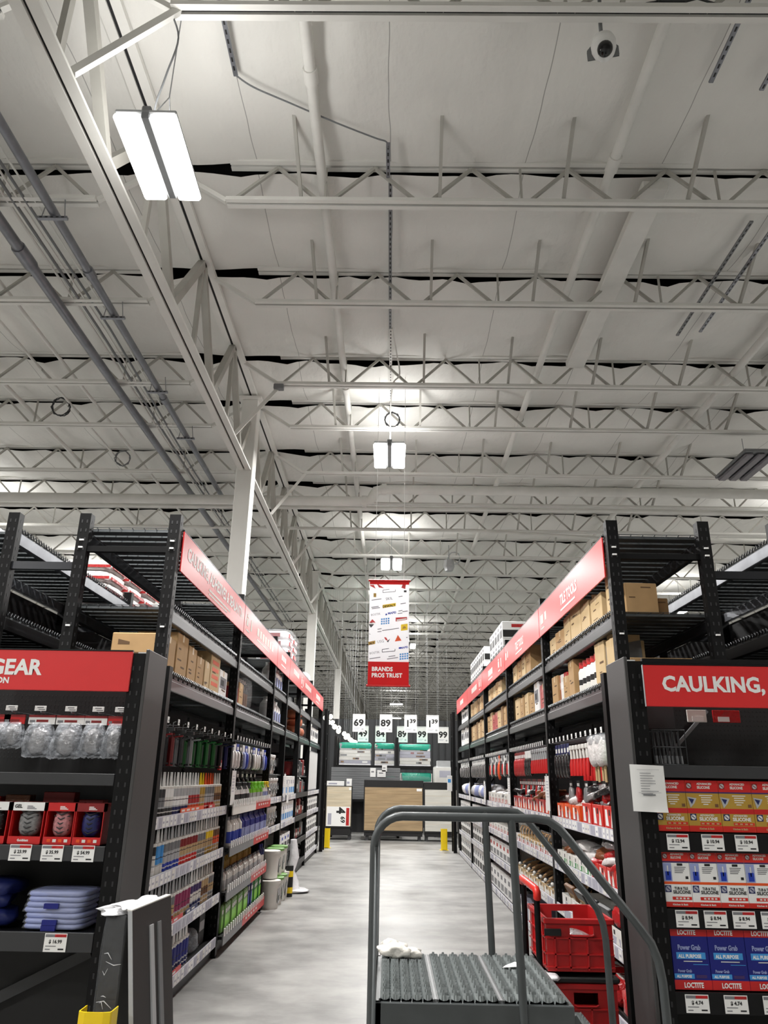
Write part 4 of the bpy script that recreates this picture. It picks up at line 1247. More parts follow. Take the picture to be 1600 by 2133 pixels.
for k in range(16):  # white slivers painted in for bright glints on film creases
    zz = rf.uniform(.25, .97); w0 = rf.uniform(.01, .05)
    f = MB()
    if k % 2:
        d0 = rf.uniform(-.14, .05); f.tube([(.0665, d0, zz), (.0685, d0 + w0, zz + rf.uniform(-.02, .01)), (.0665, d0 + 2 * w0, zz + rf.uniform(-.05, 0))], [.0008, .0026, .0008], 'white wrap', 5)
    else:
        d0 = rf.uniform(-.055, .0); f.tube([(d0, -.1525, zz), (d0 + w0, -.155, zz + rf.uniform(-.02, .01)), (min(.06, d0 + 2 * w0), -.1525, zz + rf.uniform(-.03, .02))], [.0008, .0026, .0008], 'white wrap', 5)
    part(f, 'fold_glint', t)
m = MB(); m.blob(.16, .34, .05, 'white wrap', 22, 14, .45, (.0, 0, .995), .5); m.blob(.09, .14, .05, 'white wrap', 24, 9, .5, (.03, .12, 1.01), .7); part(m, 'torn_film', t, label='crumpled white film on top')
def guard(x, y, h, label, s=1):
    m = MB()
    pr = [(-.08, -.05), (-.08, .035), (-.076, .05), (-.045, .06), (.045, .06), (.076, .05), (.08, .035), (.08, -.05)]
    inner = [(a * .93, b - .006) for a, b in pr]
    n = len(pr)
    vs = [(a * s, -b, z) for z in (0, h) for a, b in pr] + [(a * s, -b, z) for z in (0, h) for a, b in inner]
    fs = []
    for i in range(n - 1):
        fs += [(i, i + 1, n + i + 1, n + i), (2 * n + i + 1, 2 * n + i, 3 * n + i, 3 * n + i + 1), (n + i, n + i + 1, 3 * n + i + 1, 3 * n + i), (i + 1, i, 2 * n + i, 2 * n + i + 1)]
    for i in (0, n - 1): fs.append((i, n + i, 3 * n + i, 2 * n + i))
    m.add(vs, fs, 'yellow')
    m.box(-.11, .11, -.06, .06, 0, .012, 'yellow')
    return tag(m.build('post_guard', None, (x, y, 0)), label, 'post guard', 'yellow post guards')
guard(-1.395, 4.18, .62, 'yellow steel post guard in front of the left endcap, at the photo corner')
guard(-1.56, 20.35, .46, 'yellow steel post guard at the far end of the caulking side')
guard(1.40, 20.3, .50, 'yellow steel post guard at the far end of the tile tools side')

# ================================================================== GOODS ON THE AISLE SHELVES
PROTO = {}
def place(key, builder, label, loc, rotz=0.0, scale=None, rot=None):
    """first of a kind is built, later ones are copies with a label of their own"""
    if key not in PROTO:
        o = builder(label); PROTO[key] = o
        o.location = loc; o.rotation_euler = rot or (0, 0, rotz)
        if scale: o.scale = scale
        return o
    return dup(PROTO[key], label, loc, rotz, scale or (1, 1, 1), rot)

# ---- caulk tubes
def tube_builder(body, band, nozzle, band2=None):
    def f(label):
        r = .028
        lo = band2 or band
        m = MB()
        m.lathe([(0, 0), (r * .96, .0, 'off white'), (r, .008, lo), (r, .03, 'off white'), (r, .038, lo), (r, .062, 'light grey'), (r, .074, band), (r, .112, 'dark grey'), (r, .118, band), (r, .14, body), (r, .200, 'off white'), (r * 1.04, .204, 'off white'), (r * 1.04, .217, 'off white'), (.012, .222)], body, 10)
        o = m.build('caulk_tube')
        tag(o, label, 'caulk tube', 'caulk tubes on the first bay')
        m = MB(); m.lathe([(.012, .22), (.0105, .235), (.0045, .325), (0, .326)], nozzle, 8); part(m, 'nozzle', o)
        return o
    return f
TUBES = {  # name: body, band, nozzle, lower band
    'dark grey and white': ('dark grey', 'mid grey', 'white', 'black'), 'white and black': ('white', 'off white', 'white', 'dark grey'), 'navy and white': ('light grey', 'white', 'white', 'navy'),
    'red and white': ('light grey', 'pouch red', 'white', 'orange'), 'amber and yellow': ('gold', 'tan', 'yellow', 'gold'), 'grey with orange nozzle': ('mid grey', 'light grey', 'orange', 'red'),
    'tan and brown': ('tan', 'brown', 'off white', 'tan'), 'black and white': ('black', 'off white', 'black', 'white'), 'bright blue': ('sky blue', 'sky blue', 'white', 'off white'),
    'silver and blue': ('mid grey', 'light grey', 'light grey', 'blue'), 'red and tan': ('dark red', 'tan', 'light grey', 'brand red'), 'plain grey': ('mid grey', 'tan', 'off white', 'mid grey'),
    'yellow': ('yellow', 'tan', 'white', 'gold'), 'rust brown': ('brown', 'orange', 'white', 'tan'), 'pink and red': ('mid grey', 'off white', 'light grey', 'red'),
    'white and red': ('mid grey', 'tan', 'light grey', 'pouch red'), 'magenta': ('magenta', 'magenta', 'light grey', 'tan'), 'purple': ('purple', 'off white', 'white', 'navy'), 'deep blue': ('deep blue', 'deep blue', 'white', 'navy'),
}
def tube_row(z, row, blocks, y=5.72, x=-1.745, pitch=.0655):
    i = 0
    for name, n in blocks:
        for k in range(n):
            lab = '%s caulk tube on the %s tube shelf, %s from near end' % (name, row, ORD[i])
            place('tube ' + name, tube_builder(*TUBES[name]), lab, (x + ((i * 7) % 3 - 1) * .004, y + i * pitch, z))
            i += 1
tube_row(1.385, 'top', [('dark grey and white', 6), ('white and black', 4), ('navy and white', 7), ('red and white', 6), ('amber and yellow', 3), ('grey with orange nozzle', 6), ('tan and brown', 5)])
tube_row(.985, 'second', [('black and white', 5), ('bright blue', 3), ('silver and blue', 7), ('red and tan', 9), ('plain grey', 5), ('yellow', 5), ('rust brown', 4)])
tube_row(.57, 'third', [('pink and red', 7), ('white and red', 8), ('magenta', 8), ('purple', 6), ('tan and brown', 4), ('plain grey', 4)])
tube_row(.175, 'lowest', [('deep blue', 22)], 5.9)
# acrylic fronts with coloured strips of the tube trays
for z, row, spans in ((1.385, 'top', ((6.5, 7.3, 'orange'), (7.5, 7.75, 'red'))), (.57, 'third', ((5.8, 6.9, 'red'), (7.0, 7.4, 'navy'))), (.175, 'lowest', ((5.9, 7.0, 'red'),))):
    for i, (a, b, c) in enumerate(spans):
        m = MB(); m.box(-1.705, -1.700, a, b, z + .013, z + .045, c)
        for k in range(int((b - a) / .16)): m.box(-1.7, -1.6992, a + .03 + k * .16, a + .13 + k * .16, z + .02, z + .035, 'off white')
        tag(m.build('tray_front'), '%s printed tray front along the %s tube shelf, %s of that shelf' % (c, row, ORD[i]), 'tray front')
m = MB(); m.blob(.2, .34, .2, 'clear bag', 77, 8, .2, (0, 0, 0), .7)
tag(m.build('plastic_bag', None, (-1.83, 7.62, .172)), 'crumpled clear plastic bag on the lowest tube shelf', 'bag')
for i, (y, w, h, c) in enumerate(((7.2, .2, .3, 'navy'), (7.9, .22, .3, 'black'))):
    m = MB(); m.box(-1.98, -1.78, y, y + w, 0, h, c, .004); m.box(-1.7795, -1.779, y + .02, y + w - .02, .12, .2, 'light grey')
    tag(m.build('product_carton', None, (0, 0, .172)), ('navy' if i == 0 else 'black') + ' carton behind the clear bag on the lowest tube shelf', 'carton')

# ---- second bay on the caulking side: bottles with red shelf fronts
def spray_builder(body, trig, lab2):
    def f(label):
        m = MB(); m.lathe([(0, 0), (.04, 0, body), (.042, .02, lab2), (.042, .11, body), (.034, .15, body), (.016, .18, body), (.016, .195)], body, 12)
        o = tag(m.build('spray_bottle'), label, 'bottle', 'bottles of the red-fronted bay')
        m = MB(); m.box(-.03, .05, -.014, .014, .195, .235, trig, .006); m.bar((.035, 0, .2), (.055, 0, .16), .014, .012, trig); part(m, 'trigger_head', o)
        return o
    return f
def bottle_builder(body, cap, band, r=.042, h=.25):
    def f(label):
        m = MB(); m.lathe([(0, 0), (r, 0, body), (r * 1.03, h * .12, band), (r * 1.03, h * .5, body), (r, h * .72, body), (r * .45, h * .86, body), (r * .4, h * .9)], body, 12)
        o = tag(m.build('bottle'), label, 'bottle', 'bottles of the red-fronted bay')
        m = MB(); m.lathe([(r * .45, h * .88), (r * .43, h), (0, h)], cap, 10); part(m, 'cap', o)
        return o
    return f
def brow(key, builder, n, y0, pitch, z, desc, x=-1.71, start=0, rotz=0.0):
    for i in range(n):
        place(key, builder, '%s, %s from near end' % (desc, ORD[i]), (x + ((i * 5) % 3 - 1) * .006, y0 + i * pitch, z), rotz)
brow('sp1', spray_builder('white', 'black', 'dark grey'), 9, 8.5, .115, 1.385, 'white and black spray bottle on the top red-fronted shelf')
brow('sp2', spray_builder('lime', 'lime', 'light grey'), 9, 9.62, .1, 1.385, 'lime green spray bottle on the top red-fronted shelf')
brow('sp3', spray_builder('white', 'yellow', 'pale blue'), 3, 10.6, .12, 1.385, 'white bottle with yellow head on top red-fronted shelf')
brow('bl1', bottle_builder('off white', 'mid grey', 'blue', .05, .29), 5, 8.5, .13, .985, 'pale bottle with blue band on the second red-fronted shelf')
brow('bl2', bottle_builder('deep blue', 'navy', 'pale blue', .05, .29), 14, 9.2, .12, .985, 'deep blue bottle on the second red-fronted shelf')
brow('wt', bottle_builder('off white', 'mid grey', 'light grey', .034, .2), 21, 8.48, .108, .57, 'white squat bottle on the third red-fronted shelf')
brow('gt', bottle_builder('gold', 'black', 'brown', .045, .3), 17, 8.5, .135, .57, 'gold and brown bottle standing behind the white ones', -1.86)
brow('nb', bottle_builder('navy', 'deep blue', 'off white', .034, .26), 2, 10.77, .09, .57, 'navy bottle ending the third red-fronted shelf')
def pouch_builder(c, c2, w=.1, h=.26):
    def f(label):
        m = MB(); m.box(-.03, .03, -w / 2, w / 2, 0, h, c, .012); m.box(.03, .0308, -w * .4, w * .4, h * .2, h * .6, c2); m.box(.03, .0308, -w * .3, w * .3, h * .68, h * .82, 'white')
        return tag(m.build('product_pouch'), label, 'pouch', 'green pouches of the red-fronted bay')
    return f
brow('gp', pouch_builder('leaf green', 'lime'), 13, 8.5, .115, .175, 'green upright pouch on the lowest red-fronted shelf')
brow('np', pouch_builder('navy', 'blue', .1, .3), 2, 10.0, .11, .175, 'navy upright pouch on the lowest red-fronted shelf')
brow('gp2', pouch_builder('green', 'lime', .1, .28), 6, 10.25, .11, .175, 'bright green upright pouch past the navy ones')

# ---- hanging caulk guns
def gun_builder(c):
    def f(label):
        t = thing('caulk_gun', label, 'caulk gun', (0, 0, 0), 0, 'caulk guns hanging on the first bay')
        m = MB()
        for y in (-.022, .022): m.tube([(0, y, -.04), (0, y, -.27)], .005, c, 6)
        m.lathe([(0, -.275), (.028, -.275), (.028, -.265), (0, -.265)], c, 10)
        m.box(-.02, .02, -.028, .028, -.045, -.03, c)
        m.lathe([(.024, -.25), (.024, -.06)], c, 8)
        part(m, 'cradle', t)
        m = MB(); m.bar((.0, 0, -.03), (.10, 0, -.015), .022, .026, 'black'); m.bar((.01, 0, -.06), (.085, 0, -.05), .014, .012, c); part(m, 'handle', t)
        m = MB(); m.tube([(0, 0, -.25), (0, 0, .05), (.02, 0, .06)], .004, 'steel', 6); part(m, 'push_rod', t)
        return t
    return f
GUNC = {'dark red': 'gun red', 'red': 'gun red', 'green': 'gun green', 'light grey': 'mid grey', 'mid grey': 'dark grey'}  # swaps gun colours for darker ones with shade painted in
for i, (c, nm) in enumerate((('dark red', 'dark red'), ('red', 'red'), ('mid grey', 'grey'), ('light grey', 'pale grey'), ('green', 'green'), ('green', 'green'), ('green', 'green'), ('black', 'black'), ('navy', 'navy'))):
    y = 5.6 + .05 + .14 + i * (2.63 - .28) / 8
    place('gun ' + c, gun_builder(GUNC.get(c, c)), '%s caulk gun hanging under the caulking sign, %s from the near end' % (nm, ORD[i]), (-1.72, y, 2.03), .2 if i % 2 else -.1)
    if i < 7: place('gun ' + c, gun_builder(GUNC.get(c, c)), '%s caulk gun hanging behind the front row, %s from the near end' % (nm, ORD[i]), (-1.86, y + .05, 2.03), .1)
m = MB(); m.box(-.01, .01, -.05, .05, 0, .1, 'red', .003); m.box(.01, .0108, -.035, .035, .03, .07, 'white')
tag(m.build('small_pack', None, (-1.74, 8.0, 1.74)), 'small red hanging pack at the end of the caulk gun row', 'pack')

# ---- hanging packs, generic
def pack_builder(card, body, w, h, d, group, head=None):
    def f(label):
        t = thing('hanging_pack', label, 'pack', (0, 0, 0), 0, group)
        m = MB(); m.box(-.003, .003, -w / 2, w / 2, -h * .34, 0, card, .001); m.box(.003, .0038, -w * .35, w * .35, -h * .25, -h * .12, 'white'); part(m, 'header_card', t)
        m = MB(); m.blob(d, w * .92, h * .72, body, int(w * 1e4 + h * 999), 6, .14, (0, 0, -h), .6); part(m, 'body', t)
        return t
    return f
def brush_builder(c, bristle, group):
    def f(label):
        t = thing('hanging_tool', label, 'tool', (0, 0, 0), 0, group)
        m = MB(); m.tube([(0, 0, 0), (0, 0, -.04), (.004, 0, -.11)], [.008, .012, .014], bristle, 8); part(m, 'shaft', t)
        m = MB(); m.tube([(.004, 0, -.11), (.004, 0, -.16), (.0, 0, -.26)], [.014, .024, .019], c, 8); part(m, 'grip', t)
        m = MB(); m.box(-.012, .012, -.035, .035, -.03, .01, bristle, .004); part(m, 'head', t)
        return t
    return f
G2 = 'packs hanging on the red-fronted bay'
seq = [('blue', 'white', 'blue and white'), ('white', 'pouch white', 'white'), ('blue', 'pouch white', 'blue-headed white'), ('black', 'pouch black', 'black'), ('white', 'pale blue', 'white and pale blue'), ('blue', 'blue', 'blue'), ('white', 'pouch silver', 'silvery'), ('black', 'dark grey', 'dark grey')]
for i in range(14):
    c, b, nm = seq[i % 8]
    y = 8.38 + .14 + i * (2.59 - .28) / 13
    place('pk2 ' + nm, pack_builder(c, b, .14, .27, .07, G2), '%s hanging pack above the lime spray bottles, %s from the near end' % (nm, ORD[i]), (-1.74, y, 2.03))
for i in range(5):
    place('pk2 black', pack_builder('black', 'pouch black', .14, .27, .07, G2), 'black pack in the lower hanging row above the spray bottles, %s from near' % ORD[i], (-1.82, 9.4 + i * .3, 1.74))

# ---- cardboard boxes on the upper decks
rngb = random.Random(9)
def cbox(w, d, h, mat, label, loc, marks, rotz=0.0, cut=False, group=None, face=1):
    # w along the aisle, d into the shelf; printed face looks at the aisle (local +x)
    m = MB(); m.box(-d / 2, d / 2, -w / 2, w / 2, 0, h, mat, .005)
    m.box(-d / 2, d / 2, -.022, .022, h, h + .0008, 'tape'); m.box(d / 2, d / 2 + .0006, -.022, .022, h - .06, h, 'tape')
    x = d / 2 + .0008
    for k in range(marks):
        a = rngb.uniform(-w * .4, 0); z = h * rngb.uniform(.2, .7)
        m.box(d / 2, x, a, a + w * rngb.uniform(.2, .4), z, z + h * rngb.uniform(.02, .05), 'print brown')
    o = tag(m.build('cardboard_box', None, loc, rotz), label, 'box', group)
    if cut:
        m = MB()
        for s in (-1, 1): m.bar((-d * .4, s * w / 2, h + .02), (d * .4, s * w / 2, h + .02), .004, .05, mat)
        part(m, 'open_flaps', o)
    return o
def box_line(s, y0, z, specs, where, group):
    y = y0
    for i, sp in enumerate(specs):
        w, h, kind = sp[:3]
        if kind is None: y += w; continue
        mat = {'b': 'cardboard', 'p': 'cardboard pale', 'd': 'cardboard dark', 'w': 'white', 'o': 'cardboard pale', 'r': 'pouch red', 'k': 'black'}[kind]
        nm = {'b': 'brown', 'p': 'pale brown', 'd': 'dark brown', 'w': 'white', 'o': 'orange-printed pale brown', 'r': 'red', 'k': 'black'}[kind]
        d = sp[3] if len(sp) > 3 else .34
        o = cbox(w, d, h, mat, '%s box %s, %s along' % (nm, where, ORD[i]), (s * (XF + .05 + d / 2), y + w / 2, z), 3 if kind in 'bpd' else 2, (0 if s < 0 else PI) + rngb.uniform(-.05, .05), kind in 'bp' and rngb.random() < .3, group)
        if kind == 'o':
            m = MB()
            for k in range(4): m.box(d / 2, d / 2 + .001, -w * .35, w * .35, h * (.2 + .17 * k), h * (.29 + .17 * k), 'orange')
            part(m, 'orange_print', o)
        if kind == 'w':
            m = MB(); m.box(d / 2, d / 2 + .001, -w * .4, w * .4, h * .35, h * .75, 'soft ink'); m.box(d / 2 + .001, d / 2 + .0015, -w * .3, w * .1, h * .45, h * .65, 'ink'); part(m, 'printed_panel', o)
        y += w + .02
Z2, Z3 = 2.935, 2.435
box_line(-1, 6.03, Z3, [(.33, .36, 'b'), (.3, .31, 'b'), (.26, .27, 'b'), (.24, .27, 'p'), (.38, .40, 'o'), (.36, .28, 'w')], 'on the box deck under the caulking sign', 'boxes on the caulking side decks')
box_line(-1, 8.42, Z3, [(.22, .2, 'r'), (.3, .27, 'b')], 'on the box deck of the red-fronted bay', 'boxes on the caulking side decks')
GR = 'boxes on the tile tools side decks'
box_line(1, 5.72, Z2, [(.17, .40, 'p', .075), (.12, .1, None), (.36, .25, 'p'), (.34, .27, 'p'), (.36, .36, 'p'), (.3, .3, 'p'), (.34, .22, 'b'), (.3, .2, 'p')], 'on the upper deck under the tile tools sign', GR)
box_line(1, 5.75, Z3, [(.26, .33, 'p', .07), (.07, .1, None), (.26, .36, 'p'), (.75, .1, None), (.24, .36, 'b'), (.2, .24, 'b'), (.28, .2, None), (.24, .30, 'b')], 'on the lower deck under the tile tools sign', GR)
box_line(1, 8.42, Z3, [(.42, .3, 'r'), (.34, .36, 'w'), (.3, .25, 'b'), (.35, .3, 'p'), (.32, .28, 'b'), (.34, .3, 'p')], 'on the lower deck of the wooden float bay', GR)
box_line(1, 9.3, Z2, [(.34, .36, 'b'), (.32, .3, 'p'), (.32, .28, 'b'), (.36, .26, 'p')], 'on the upper deck of the wooden float bay', GR)
box_line(1, 11.1, Z3, [(.32, .34, 'p'), (.3, .3, 'b'), (.28, .33, 'd'), (.3, .3, 'p'), (.3, .3, 'r'), (.3, .28, 'r'), (.3, .34, 'p'), (.3, .3, 'b')], 'on the lower deck of third tile tools bay', GR)
box_line(1, 11.9, Z2, [(.3, .24, 'p'), (.3, .26, 'b'), (.28, .24, 'p'), (.3, .24, 'b'), (.3, .24, 'p')], 'on the upper deck of third tile tools bay', GR)
box_line(1, 13.9, Z3, [(.3, .3, 'r'), (.3, .3, 'p'), (.3, .33, 'b'), (.3, .3, 'p'), (.3, .33, 'd'), (.3, .3, 'b'), (.3, .3, 'p'), (.3, .3, 'b')], 'on the lower deck of fourth tile tools bay', GR)
box_line(1, 13.9, Z2, [(.3, .25, 'p'), (.3, .26, 'b'), (.3, .25, 'p'), (.3, .26, 'd'), (.3, .25, 'b'), (.3, .26, 'p'), (.3, .25, 'b'), (.3, .26, 'p')], 'on the upper deck of fourth tile tools bay', GR)
box_line(1, 16.6, Z3, [(.4, .36, 'w'), (.4, .33, 'w'), (.4, .36, 'w'), (.4, .33, 'w'), (.4, .36, 'w')], 'on the lower deck of the farthest tile tools bay', GR)
box_line(1, 16.6, Z2, [(.4, .27, 'w'), (.4, .25, 'w'), (.4, .27, 'w'), (.4, .25, 'w'), (.4, .27, 'w')], 'on the upper deck of the farthest tile tools bay', GR)
# white and black cartons stacked above the far tile tools signs
n = 0
for y0, cols, lays in ((11.9, 5, 2), (14.3, 8, 2)):
    for j in range(cols):
        for l in range(lays):
            h = .27 if l else .24
            def f(label, h=h):
                m = MB(); m.box(-.25, .25, -.15, .15, 0, h, 'white', .005); m.box(-.2505, -.25, -.13, .13, .02, h * .55, 'dark grey'); m.box(-.251, -.25, -.1, .06, h * .65, h * .85, 'soft ink'); m.box(-.1, .2, -.1505, -.15, h * .65, h * .85, 'pouch red'); m.box(-.24, .24, -.1505, -.15, .02, h * .5, 'black')
                return tag(m.build('white_carton'), label, 'carton', 'white and black cartons on top of the tile tools racks')
            place('wc%d' % l, f, 'white and black carton above tile tools signs, %s along, %s layer, %s stack' % (ORD[j], ('lower', 'upper')[l], ('near', 'far')[y0 > 13]), (2.02, y0 + j * .31, 3.567 + l * .245))
            n += 1
# wrapped bags on top of the caulking racks
t = None
k = 0
for lay in range(4):
    for j in range(2):
        lab = 'white sack with dark red print on top of caulking racks, %s layer, %s column' % (ORD[lay], ORD[j])
        def f(label):
            t = thing('product_sack', label, 'sack', (0, 0, 0), 0, 'wrapped white sacks above the caulking signs')
            m = MB(); m.blob(.6, .62, .17, 'white wrap', 6, 8, .04, (0, 0, 0), .4); part(m, 'sack', t)
            m = MB(); m.box(.29, .312, -.2, .12, .05, .12, 'pouch red'); m.box(-.2, .15, -.318, -.3, .05, .12, 'dark red'); part(m, 'printed_panel', t)
            return t
        place('wsack', f, lab, (-2.14, 13.6 + j * .64, 3.567 + lay * .145), rngb.uniform(-.05, .05))
m = MB(); m.blob(.75, 1.4, .66, 'plastic wrap', 5, 10, .03, (0, 0, 0), .35)
tag(m.build('stretch_wrap', None, (-2.14, 13.92, 3.567)), 'loose clear stretch wrap around the white sacks above the caulking signs', 'wrap')
m = MB(); m.blob(.4, .7, .3, 'white wrap', 15, 8, .1, (0, 0, 0), .5)
tag(m.build('wrapped_parcel', None, (-2.0, 16.8, 3.567)), 'small white wrapped parcel on the far top of the caulking racks', 'parcel')

# ---- bottles and packs on the box decks
def jug_builder(label):
    m = MB(); m.lathe([(0, 0), (.085, 0), (.09, .03), (.09, .2), (.08, .26), (.04, .31), (.035, .33)], 'white', 12)
    m.box(.082, .0915, -.05, .05, .05, .18, 'pale blue')
    o = tag(m.build('jug'), label, 'jug', 'white jugs on the caulking side decks')
    m = MB(); m.lathe([(.038, .325), (.038, .36), (0, .36)], 'white', 10); part(m, 'cap', o)
    return o
for lev, z in (('upper', Z2), ('lower', Z3)):
    for i in range(5):
        place('jug', jug_builder, 'white plastic jug on the %s deck above the stacked pails, %s from near' % (lev, ORD[i]), (-1.84, 11.2 + i * .23, z))
for i in range(4):
    def f(label):
        m = MB(); m.lathe([(0, 0), (.06, 0, 'black'), (.065, .03, 'brown'), (.065, .2, 'black'), (.05, .28, 'black'), (.02, .33)], 'black', 10)
        o = tag(m.build('bottle'), label, 'bottle', 'dark wrapped bottles')
        m = MB(); m.lathe([(.03, .32), (.03, .36), (0, .36)], 'white', 8); part(m, 'cap', o)
        return o
    place('dkb', f, 'dark bottle with white cap wrapped in film, %s on red-fronted bay\'s box deck' % ORD[i], (-1.84, 8.98 + i * .14, Z3))
m = MB(); m.blob(.24, .62, .42, 'plastic wrap', 41, 8, .06, (0, 0, 0), .4)
tag(m.build('stretch_wrap', None, (-1.84, 9.19, Z3)), 'clear film around the dark bottles on the caulking side box deck', 'wrap')
def sack_o(label):
    m = MB(); m.blob(.34, .5, .17, 'orange sack', 17, 8, .1, (0, 0, 0), .6)
    return tag(m.build('product_sack'), label, 'sack', 'orange sacks')
new_mat('orange sack', (196, 112, 78), 0.6, var=0.15, bump=0.5, bscale=14)
for i, (y, z) in enumerate(((14.9, Z3), (15.5, Z3), (15.15, Z3 + .16), (15.0, Z3 + .32))):
    place('osack', sack_o, 'dull orange sack on the caulking side deck near the far end, %s of its pile' % ORD[i], (-1.9, y, z), .1 * i)
box_line(-1, 16.5, Z3, [(.4, .3, 'w'), (.4, .3, 'w'), (.4, .3, 'w'), (.4, .3, 'w'), (.4, .3, 'w')], 'on the deck above the silver sheets', 'boxes on the caulking side decks')
# bottles with red caps on the lower tile tools deck
for i in range(5):
    def f(label):
        m = MB(); m.lathe([(0, 0), (.05, 0, 'white'), (.055, .02, 'off white'), (.055, .1, 'black'), (.055, .15, 'white'), (.055, .22, 'white'), (.03, .27)], 'white', 12)
        o = tag(m.build('red_capped_bottle'), label, 'bottle', 'red-capped bottles')
        m = MB(); m.lathe([(.045, .255), (.045, .31), (0, .32)], 'red', 10); part(m, 'cap', o)
        return o
    place('rcb', f, 'white and black bottle with red cap between boxes, tile tools deck, %s from near' % ORD[i], (1.82, 6.52 + i * .135, Z3))
m = MB(); m.add([(1.76, 6.06, Z3), (1.76, 6.13, Z3), (2.05, 6.13, Z3), (2.05, 6.06, Z3), (1.76, 6.09, Z3 + .3), (1.76, 6.13, Z3 + .3), (2.05, 6.13, Z3 + .36), (2.05, 6.09, Z3 + .36)], [(0, 1, 2, 3), (7, 6, 5, 4), (0, 4, 5, 1), (1, 5, 6, 2), (2, 6, 7, 3), (3, 7, 4, 0)], 'mid grey')
tag(m.build('grey_divider'), 'grey slanted divider between pale boxes on the lower tile tools deck', 'divider')
for i, (y, c) in enumerate(((7.62, 'pouch red'), (7.78, 'off white'), (7.92, 'pouch red'))):
    m = MB(); m.box(-.03, .03, -.06, .06, 0, .3, c, .01); m.box(-.031, -.03, -.04, .04, .15, .22, 'white')
    o = tag(m.build('product_pouch', None, (1.8, y, Z3), .1), '%s upright pack among boxes of the lower tile tools deck, %s along' % ('red' if c == 'pouch red' else 'white', ORD[i]), 'pack')

# ---- pails, boxes and oddments in the farther caulking bays
def pail_builder(lid, r=.14, h=.33):
    def f(label):
        m = MB(); m.lathe([(0, 0), (r * .88, 0), (r * .9, .02), (r, h * .92), (r * 1.05, h * .92), (r * 1.05, h)], 'off white', 16)
        m.box(r * .92, r * .965, -r * .45, r * .45, h * .2, h * .75, 'light grey'); m.box(r * .965, r * .972, -r * .3, r * .3, h * .3, h * .5, 'green' if lid == 'leaf green' else 'dark grey')
        t = tag(m.build('pail'), label, 'pail', 'white pails')
        m = MB(); m.lathe([(r * 1.07, h - .015), (r * 1.08, h + .015), (r * .98, h + .02), (0, h + .016)], lid, 16); part(m, 'lid', t)
        m = MB(); m.tube([(r * 1.02, -r * .5, h * .8), (r * 1.12, -r * .3, h * .5), (r * 1.14, 0, h * .42), (r * 1.12, r * .3, h * .5), (r * 1.02, r * .5, h * .8)], .004, 'steel', 5); part(m, 'bail_handle', t)
        return t
    return f
for i, (y, z, l) in enumerate(((11.25, .0, 'off white'), (11.6, .0, 'leaf green'), (11.95, .0, 'leaf green'), (12.28, 0, 'off white'), (11.35, .36, 'off white'), (11.75, .36, 'leaf green'), (12.15, .36, 'leaf green'))):
    place('pail' + l, pail_builder(l), 'white pail with %s lid, floor stack beyond red-fronted bay, %s from near, %s layer' % ('green' if l == 'leaf green' else 'white', ORD[i % 4], 'bottom' if z == 0 else 'upper'), (-1.62 if z == 0 else -1.66, y, z), .1 * i)
for i in range(4):
    place('spail', pail_builder('white', .11, .25), 'small white pail on the middle shelf above the floor pails, %s from near' % ORD[i], (-1.83, 11.25 + i * .28, .99))
for i in range(4):
    place('spail', pail_builder('white', .11, .25), 'small white pail on the top shelf above the floor pails, %s from near' % ORD[i], (-1.83, 11.25 + i * .28, 1.39))
for i in range(3):
    place('spail', pail_builder('white', .11, .25), 'small white pail at hook height above the floor pails, %s from near' % ORD[i], (-1.86, 11.3 + i * .3, 1.72))
m = MB(); m.box(-2.1, -1.72, 11.1, 12.42, 1.69, 1.715, 'rack black', .003)
o = tag(m.build('extra_shelf'), 'extra black shelf carrying the topmost small white pails', 'shelf')
def litbox(w, h, d, panel, label, loc, s, group, name='product_box', bar='blue'):
    def f(lb):
        m = MB(); m.box(-d / 2, d / 2, -w / 2, w / 2, 0, h, 'white', .004); m.box(d / 2, d / 2 + .0008, -w * .42, w * .42, h * .12, h * .42, panel); m.box(d / 2, d / 2 + .0008, -w * .42, w * .1, h * .6, h * .8, bar)
        return tag(m.build(name), lb, 'box', group)
    return place('lit%s%s%s%s%s' % (w, h, panel, bar, name), f, label, loc, 0 if s < 0 else PI)
for r, z in enumerate((.99, 1.39)):
    for i in range(6):
        litbox(.26, .3, .25, 'sky blue', 'white box with pale blue panel past the pails, %s along the %s shelf' % (ORD[i], ('middle', 'top')[r]), (-1.84, 12.68 + i * .285, z), -1, 'white boxes past the pails', bar='label grey')
for i in range(4):
    litbox(.3, .22, .28, 'dark grey', 'white box with a dark picture beside the white cloth past the pails, %s along' % ORD[i], (-1.86, 12.75 + i * .36, .574), -1, 'white boxes past the pails')
rr = random.Random(44)
for r, z in enumerate((.59, .99, 1.39, 1.72)):
    for i in range(6):
        c = rr.choice(('black', 'dark grey', 'dark red', 'pouch silver', 'black'))
        h = rr.uniform(.16, .3)
        m = MB(); m.box(-.12, .12, -.13, .13, 0, h, c if c != 'pouch silver' else 'mid grey', .01); m.box(.12, .1208, -.1, .06, h * .3, h * .6, rr.choice(('off white', 'pouch red', 'mid grey')))
        tag(m.build('dark_carton', None, (-1.86, 14.6 + i * .29, z if z < 1.6 else 1.40 + .3)), '%s carton under the orange sacks, %s along the %s shelf' % ({'pouch silver': 'grey', 'black': 'black', 'dark grey': 'dark grey', 'dark red': 'dark red'}[c], ORD[i], ORD[r]), 'carton', 'dark cartons under the orange sacks')
m = MB(); m.box(-2.1, -1.72, 14.46, 16.3, 1.67, 1.695, 'rack black', .003)
tag(m.build('extra_shelf'), 'extra dark shelf under the orange sacks', 'shelf')
